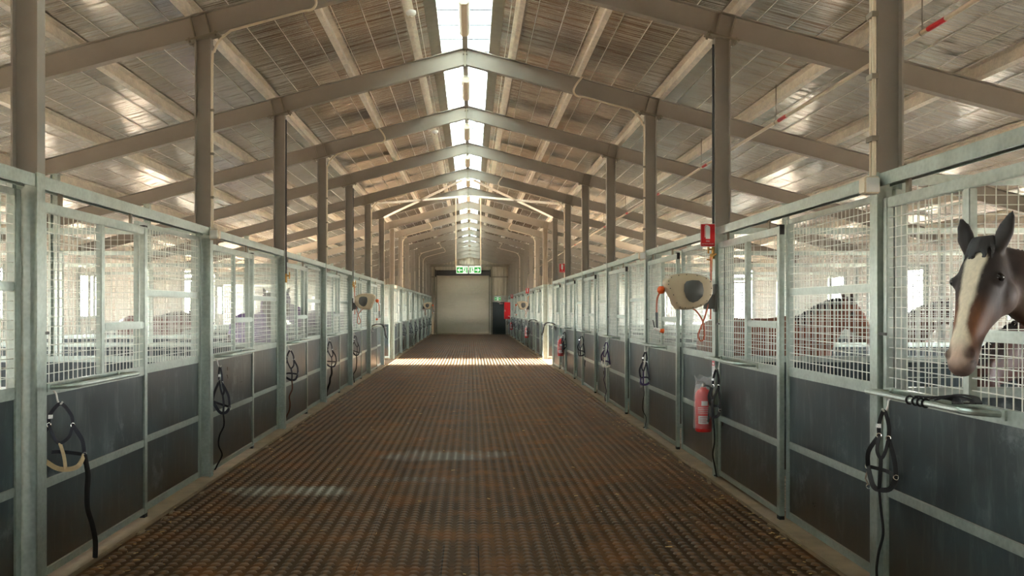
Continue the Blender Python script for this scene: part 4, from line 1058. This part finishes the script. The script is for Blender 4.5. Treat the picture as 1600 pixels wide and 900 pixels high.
def horse(label, base, heading, poll, muzzle, facing, coat=(92, 54, 36), dark=(30, 22, 19), face=None, rug=None, hood=False, voxel=0.022, ears=1.0, scale=1.0):
    """base: ground point under the withers; heading: flat direction; poll, muzzle: world points; facing: direction the forehead looks."""
    hd = Vector((heading[0], heading[1], 0)).normalized(); sd_ = Vector((-hd.y, hd.x, 0))
    R = Matrix((hd, sd_, Vector((0, 0, 1)))).transposed()        # local -> world
    Ri = R.transposed(); base = Vector(base)
    L = lambda p: (Ri @ (Vector(p) - base))
    P, Nn = L(poll), L(muzzle); fc = Ri @ Vector(facing)
    t = (Nn - P); HL_ = t.length; t.normalize()
    nf = (fc - t * fc.dot(t)).normalized(); lt = t.cross(nf)      # forehead normal, sideways
    q = HL_ / 0.60
    trunk = [(.37, 1.20, .05, .08), (.31, 1.19, .15, .20), (.14, 1.20, .22, .31), (-.10, 1.23, .255, .345), (-.42, 1.20, .285, .335), (-.78, 1.22, .275, .315), (-1.04, 1.265, .27, .285), (-1.24, 1.25, .21, .25), (-1.36, 1.20, .09, .15)]
    def trunk_rings(g): return [(Vector((x * scale, 0, z * scale)), (0, 1, 0), (0, 0, 1), (a + g) * scale, (h + g) * scale, 2.2) for x, z, a, h in trunk]
    nb = Vector((.16, 0, 1.32)) * scale; top = P + t * 0.045 * q - nf * 0.135 * q
    mid = (nb + top) / 2 + Vector((0.02, 0, 0.05))
    nc = spline([nb + Vector((-.22, 0, -.12)), nb, mid, top, P + t * .05 * q - nf * .09 * q], 4)
    def neck_rings(g):
        out = []
        for i, p in enumerate(nc):
            f_ = i / (len(nc) - 1); tg = (nc[min(i + 1, len(nc) - 1)] - nc[max(i - 1, 0)]).normalized()
            ref = Vector((0, 1, 0)) * (1 - f_) + lt * (1 if lt.y > 0 else -1) * f_
            s_ = (ref - tg * ref.dot(tg)).normalized(); u_ = tg.cross(s_)
            out.append((p, s_, u_, (0.17 - 0.10 * min(1, f_ * 1.15)) * scale + g, (0.33 - 0.225 * min(1, f_ * 1.2) - .03 * max(0, f_ - .8) / .2) * scale + g, 2))
        return out
    hp = [  # s, half width, front offset, back depth, exponent
        (-0.10, .040, -.06, .08, 2), (-0.05, .066, -.018, .13, 2.0), (.05, .082, .004, .165, 2.2), (.16, .096, .012, .20, 2.3), (.26, .102, .014, .225, 2.4), (.36, .094, .012, .232, 2.4), (.46, .080, .008, .215, 2.4), (.56, .067, .004, .175, 2.4), (.66, .058, .000, .148, 2.4), (.76, .054, -.004, .132, 2.3), (.85, .058, -.006, .126, 2.2), (.93, .060, -.012, .118, 2.1), (.99, .052, -.026, .098, 2.0), (1.03, .030, -.05, .06, 2.0)]
    def head_rings(g):
        out = []
        for s_, w, f0, dep, ex_ in hp:
            c = P + t * s_ * HL_ + nf * (f0 - dep / 2) * q
            out.append((c, lt, nf, w * q + g, dep / 2 * q + g, ex_))
        return out
    b = MB(); loft(b, trunk_rings(0)); loft(b, neck_rings(0)); loft(b, head_rings(0), 24)
    blob(b, Vector((-1.05 * scale, 0.13, 1.22 * scale)), .22, (1.1, .75, 1.05)); blob(b, Vector((-1.05 * scale, -0.13, 1.22 * scale)), .22, (1.1, .75, 1.05))
    for y in (.15, -.15):
        b.tube([Vector(p) * scale for p in ((.12, y * .9, 1.15), (.14, y, .92), (.15, y, .74), (.15, y, .54), (.15, y, .48), (.14, y, .30), (.13, y, .17), (.15, y, .12), (.19, y, .05), (.20, y, 0.0))], [r_ * scale for r_ in (.13, .105, .075, .056, .052, .038, .040, .046, .052, .064)], 12)
        b.tube([Vector(p) * scale for p in ((-1.05, y * .9, 1.20), (-1.02, y, .98), (-1.08, y, .80), (-1.26, y, .58), (-1.27, y, .52), (-1.24, y, .30), (-1.22, y, .17), (-1.19, y, .12), (-1.15, y, .05), (-1.14, y, 0.0))], [r_ * scale for r_ in (.20, .165, .11, .062, .058, .040, .041, .046, .052, .064)], 12)
    E = []                                                        # brow ridges, nostrils' rims, cheeks
    for sg_ in (1, -1):
        ec = P + t * .275 * HL_ + lt * sg_ * .080 * q + nf * (-.042) * q
        blob(b, ec, .033 * q); E.append(ec + lt * sg_ * .0145 * q + nf * .006 * q)
        blob(b, P + t * .30 * HL_ + lt * sg_ * .048 * q - nf * .150 * q, .078 * q, (1, 1, 1.15))     # cheek
        blob(b, P + t * .90 * HL_ + lt * sg_ * .044 * q - nf * .035 * q, .026 * q)     # nostril rim
        if True:                                                  # ear: leaf-shaped, hollow side forward
            eb = P + lt * sg_ * .066 * q - nf * .035 * q - t * .01
            ed = (-t * 0.90 + nf * 0.22 + lt * sg_ * 0.34 + Vector((0, 0, .25))).normalized()
            es = (lt - ed * lt.dot(ed)).normalized(); en = ed.cross(es)
            rings = [(eb + ed * l * q * ears, es, en, w * q, d_ * q, 2) for l, w, d_ in ((-.03, .026, .026), (.02, .034, .026), (.055, .041, .022), (.09, .038, .017), (.125, .028, .014), (.152, .016, .010), (.172, .006, .006))]
            loft(b, rings, 12)
    me = remesh(b, voxel); me.name = 'horse'
    # nostrils pressed in, ears hollowed, mouth line; then the coat's own colours and a painted cheek sheen
    co = np.empty(len(me.vertices) * 3); me.vertices.foreach_get('co', co); V = co.reshape(-1, 3)
    Pn, tn, ln, nn = np.array(P), np.array(t), np.array(lt), np.array(nf)
    rel = V - Pn; S = rel @ tn / HL_; LT = rel @ ln / q; NF = rel @ nn / q
    nos = []
    for sg_ in (1, -1):
        c = np.array(P + t * .905 * HL_ + lt * sg_ * .046 * q - nf * .026 * q)
        dd = np.sqrt((((V - c) @ tn) / 1.35) ** 2 + ((V - c) @ ln) ** 2 + ((V - c) @ nn) ** 2); wgt = np.exp(-(dd / (.020 * q)) ** 2)
        V -= (wgt * .026 * q)[:, None] * (ln * sg_ * .7 + nn * .7)[None]
        nos.append(dd)
    d_m = np.exp(-((S - .955) / .012) ** 2) * (NF < -.06) * (S > .85) * (np.abs(LT) < .09); V -= (d_m * .009)[:, None] * tn[None]
    me.vertices.foreach_set('co', V.ravel())
    cA = np.array(C3(*coat)); cD = np.array(C3(*dark)); col = np.tile(cA, (len(V), 1))
    def mixc(w, c): col[:] = col * (1 - w[:, None]) + np.array(c)[None] * w[:, None]
    sm_ = lambda x, a, e_: np.clip((x - a) / (e_ - a), 0, 1)
    mixc(sm_(V[:, 2], .75 * scale, .45 * scale) * (S > 2) if False else sm_(V[:, 2], .72 * scale, .45 * scale), cD)
    inhead = (S > -.35) & (S < 1.2) & (np.abs(LT) < .16) & (NF > -.30) & (NF < .2)
    if face:
        wob = .006 * np.sin(S * 17) + .002 * np.sin(S * 41 + 1)
        mixc(inhead * sm_(S, .66, .40) * .9 * sm_(NF, -.22, -.13), C3(33, 25, 22))                                   # dark upper face
        mixc(inhead * np.exp(-((S - .68) / .15) ** 2) * np.clip(np.abs(LT) / .05, 0, 1) * sm_(NF, -.16, -.05) * .9, C3(128, 80, 46))
        mixc(inhead * sm_(NF, -.095, -.15) * sm_(S, .12, .22) * sm_(S, .62, .5) * .6, C3(128, 112, 104))  # grey sheen on the cheeks, painted into the coat colour
        bw = np.interp(S, [.06, .085, .14, .26, .40, .55, .70, .82, .92, 1.0], [.0, .030, .042, .042, .031, .024, .026, .042, .050, .050])
        bc = np.interp(S, [0, .3, .6, 1.0], [.0, .002, .004, .004])
        blz = sm_(np.abs(LT - bc) - bw - wob * .6, .007, -.007) * sm_(NF, -.075, -.045) * inhead * (S > .06)
        mixc(blz * .96, C3(214, 198, 172))
        mz = sm_(S, .80, .92) * inhead * sm_(np.abs(LT), .06, .045)
        mixc(mz * .75, C3(190, 156, 138))
        mixc(inhead * sm_(S, .90, .98) * sm_(NF, -.015, -.05) * .8, C3(92, 82, 76))
        mixc(inhead * np.exp(-((S - .955) / .010) ** 2) * (NF < -.05) * .8, C3(40, 32, 30))
    else:
        mixc(inhead * sm_(S, .78, .95) * .7, cD)
    for ec in E: mixc(np.exp(-(np.linalg.norm(V - np.array(ec), axis=1) / (.034 * q)) ** 4) * .85, C3(24, 18, 16))
    for dd in nos: mixc(np.exp(-(dd / (.021 * q)) ** 2) * .97, C3(22, 16, 15))
    earm = (S < -.03) & (S > -.4) & (np.abs(LT) > .02) & (np.abs(LT) < .14) & (NF > -.12) & inhead
    mixc(earm * .8, cD)
    mixc((S > -.12) * sm_(S, .10, .05) * sm_(NF, -.08, -.03) * (np.abs(LT) < .075) * inhead * .92, cD)
    me.materials.append(M['coat'])
    me.polygons.foreach_set('use_smooth', [True] * len(me.polygons))
    at_ = me.color_attributes.new('Col', 'FLOAT_COLOR', 'POINT'); at_.data.foreach_set('color', np.concatenate([col, np.ones((len(col), 1))], 1).astype(np.float32).ravel())
    me.update()
    o = bpy.data.objects.new('horse', me); COL.objects.link(o)
    o.matrix_world = Matrix.Translation(base) @ R.to_4x4()
    tag(o, label, 'horse', 'horses in the stalls')
    for ec in E:
        eb = MB(); blob(eb, (0, 0, 0), .0205 * q, (1, 1, 1), 10); eb.build('eye', M['eye'], o, True, loc=ec)
    # forelock, mane, tail
    rr = random.Random(5)
    def lock(b, p0, p1, p2, r0):
        pts = spline([p0, (Vector(p0) + Vector(p1)) / 2, p1, p2], 3); n_ = len(pts)
        b.tube(pts, [r0 * (1 - .75 * i / (n_ - 1)) for i in range(n_)], 6)
    b = MB()
    for i in range(22):
        a = rr.uniform(-1, 1)
        pts = [P - t * .05 * q + lt * a * .030 * q - nf * .05 * q, P - t * .045 * q + lt * a * .040 * q - nf * .012 * q, P + t * .01 * q + lt * a * .055 * q + nf * (.012 - .02 * abs(a)) * q, P + t * (.055 + rr.uniform(-.01, .03)) * q + lt * (a * .060) * q + nf * (.014 - .022 * abs(a)) * q]
        b.tube(spline(pts, 4), [.013 * q * (1 - .055 * k_) for k_ in range(13)], 6)
    fm = remesh(b, .006 if voxel < .02 else .012, 2); fm.materials.append(M['hair']); fm.name = 'forelock'
    fo = bpy.data.objects.new('forelock', fm); COL.objects.link(fo); fo.parent = o
    if not hood:
        b = MB(); ups = neck_rings(0)
        for i in range(60):
            f_ = 2 + (len(ups) - 3) * i / 60; r_ = ups[int(f_)]; c, s_, u_, a_, h_, _x = r_
            c2 = ups[min(int(f_) + 1, len(ups) - 1)][0]; c = c.lerp(c2, f_ - int(f_))
            u_ = u_ if u_.z > 0 or abs(u_.z) < .2 else -u_
            cr = c + u_ * h_; sdx = -s_ * a_
            lock(b, cr - u_ * .02, cr + sdx * .55 + u_ * .005, cr + sdx * 1.08 - u_ * rr.uniform(.10, .16) + Vector((rr.uniform(-.02, .02), 0, 0)), .014)
        b.build('mane', M['hair'], o, True)
    b = MB()
    for i in range(14):
        dx, dy = rr.uniform(-.03, .03), rr.uniform(-.04, .04)
        lock(b, (-1.33 * scale, dy * .3, 1.36 * scale), (-1.45 * scale + dx, dy, 1.0 * scale), (-1.40 * scale + dx, dy * 1.4, rr.uniform(.45, .6)), .022)
    b.build('tail', M['hair'], o, True)
    if rug:
        b = MB(); loft(b, [r_ for r_ in trunk_rings(.035)]); loft(b, neck_rings(.03))
        for x in (.1, -.3, -.7, -1.1): loft(b, [(Vector((x, 0, .80)) * scale, (1, 0, 0), (0, 1, 0), .30, .285, 2.6), (Vector((x, 0, 1.25)) * scale, (1, 0, 0), (0, 1, 0), .27, .285, 2.6)])
        if hood: loft(b, [r_ for r_, h_ in zip(head_rings(.018), hp) if h_[0] < .62], 24)
        rm = remesh(b, max(voxel, .025), 6); rm.materials.append(M['rug']); rm.polygons.foreach_set('use_smooth', [True] * len(rm.polygons))
        ro = bpy.data.objects.new('stable_rug', rm); COL.objects.link(ro); ro.parent = o; ro['label'] = 'purple stable rug'
    return o
horse('bay horse with a broad white blaze, head out over its door at right', (3.28, 3.98, 0), (-1, -.03), (2.268, 4.02, 1.925), (2.03, 3.79, 1.44), (-.80, -.60, .1), coat=(74, 46, 33), face=True, voxel=0.011, ears=0.95)
horse('brown horse standing side on behind the mesh of the second right stall', (3.78, 10.55, 0), (.62, -.78), (4.16, 10.02, 1.74), (4.36, 9.72, 1.27), (.55, -.75, .5), coat=(120, 70, 46), voxel=.018)
horse('reddish brown horse lowering its head behind the horse at the right door', (4.75, 7.4, 0), (-.98, -.2), (3.95, 7.1, 1.28), (3.66, 6.98, .80), (-.9, -.3, .4), coat=(72, 38, 26))
horse('dark horse far back on the right, seen left of the blazed head', (6.9, 14.6, 0), (.2, -.98), (7.1, 13.75, 1.72), (7.25, 13.4, 1.3), (.3, -.9, .3), coat=(92, 64, 50))
horse('horse in a purple rug filling the third stall of the left row', (-3.05, 14.35, 0), (.5, -.86), (-2.86, 13.66, 1.86), (-2.78, 13.36, 1.42), (.3, -.9, .3), coat=(60, 42, 36), rug=True)
horse('red brown horse far back behind the left mesh, no rug', (-6.05, 18.75, 0), (.85, -.5), (-5.3, 18.3, 1.5), (-5.0, 18.05, 1.1), (.85, -.5, .4), coat=(88, 48, 36), scale=.97)
horse('horse in a purple rug and hood, ears up, fourth stall gap on the left', (-4.55, 22.1, 0), (.42, -.9), (-4.17, 21.4, 2.02), (-4.02, 21.05, 1.56), (.4, -.9, .2), coat=(60, 42, 36), rug=True, hood=True)
horse('horse in a purple rug with its back turned, stall before the left passage', (-4.35, 25.6, 0), (-.95, -.25), (-5.2, 25.4, 1.8), (-5.5, 25.3, 1.35), (-.9, -.2, .3), coat=(60, 42, 36), rug=True)

# ------------------------------------------------------------------ camera, daylight
cam = bpy.data.cameras.new('camera'); co = bpy.data.objects.new('camera', cam); COL.objects.link(co)
co.location = (CAMX, 0, CAMH); co.rotation_euler = (PI / 2, 0, 0)
cam.sensor_width = 36.0; cam.lens = F / 1600.0 * 36.0
cam.shift_x = 64.0 / 1600.0; cam.shift_y = 32.0 / 1600.0
cam.clip_start = 0.05; cam.clip_end = 500
scene.camera = co

w = bpy.data.worlds.new('sky'); scene.world = w; w.use_nodes = True
nt = w.node_tree; bg = nt.nodes['Background']
geo = nt.nodes.new('ShaderNodeTexCoord'); sx = nt.nodes.new('ShaderNodeSeparateXYZ'); nt.links.new(geo.outputs['Generated'], sx.inputs[0])
mr = nt.nodes.new('ShaderNodeMapRange'); mr.inputs[1].default_value = 0.0; mr.inputs[2].default_value = 0.6; nt.links.new(sx.outputs[2], mr.inputs[0])
mx = nt.nodes.new('ShaderNodeMix'); mx.data_type = 'RGBA'; mx.inputs[6].default_value = (1.0, 0.97, 0.92, 1); mx.inputs[7].default_value = (0.62, 0.80, 1.0, 1)
nt.links.new(mr.outputs[0], mx.inputs[0]); nt.links.new(mx.outputs[2], bg.inputs[0]); bg.inputs[1].default_value = SKY = 9.0

def sun(elev, azim, strength, col, ang):
    l = bpy.data.lights.new('sun', 'SUN'); l.energy = strength; l.color = col; l.angle = math.radians(ang)
    o = bpy.data.objects.new('sun', l); COL.objects.link(o)
    d = Vector((math.cos(elev) * math.cos(azim), math.cos(elev) * math.sin(azim), -math.sin(elev)))
    o.rotation_euler = d.to_track_quat('-Z', 'Y').to_euler()
sun(math.radians(13), math.radians(2), 11.0, (1.0, 0.92, 0.8), 1.5)

def portal(loc, rot, sx_, sy_):
    l = bpy.data.lights.new('daylight_portal', 'AREA'); l.shape = 'RECTANGLE'; l.size = sx_; l.size_y = sy_
    l.cycles.is_portal = True
    o = bpy.data.objects.new('daylight_portal', l); COL.objects.link(o); o.location = loc; o.rotation_euler = rot
for s, a, e, z0, z1, t in WIN:
    portal((s * (XW + 0.03), (a + e) / 2, (z0 + z1) / 2), (PI / 2, 0, PI / 2 if s > 0 else -PI / 2), e - a, z1 - z0)

vs = scene.view_settings; vs.view_transform = 'Standard'; vs.look = 'None'; vs.gamma = 1.0; vs.use_curve_mapping = False
vs.exposure = 3.35
cy = scene.cycles
cy.use_denoising = True; cy.max_bounces = 10; cy.diffuse_bounces = 6; cy.glossy_bounces = 4; cy.transparent_max_bounces = 12; cy.transmission_bounces = 6
cy.sample_clamp_indirect = 8.0; cy.caustics_reflective = False; cy.caustics_refractive = False
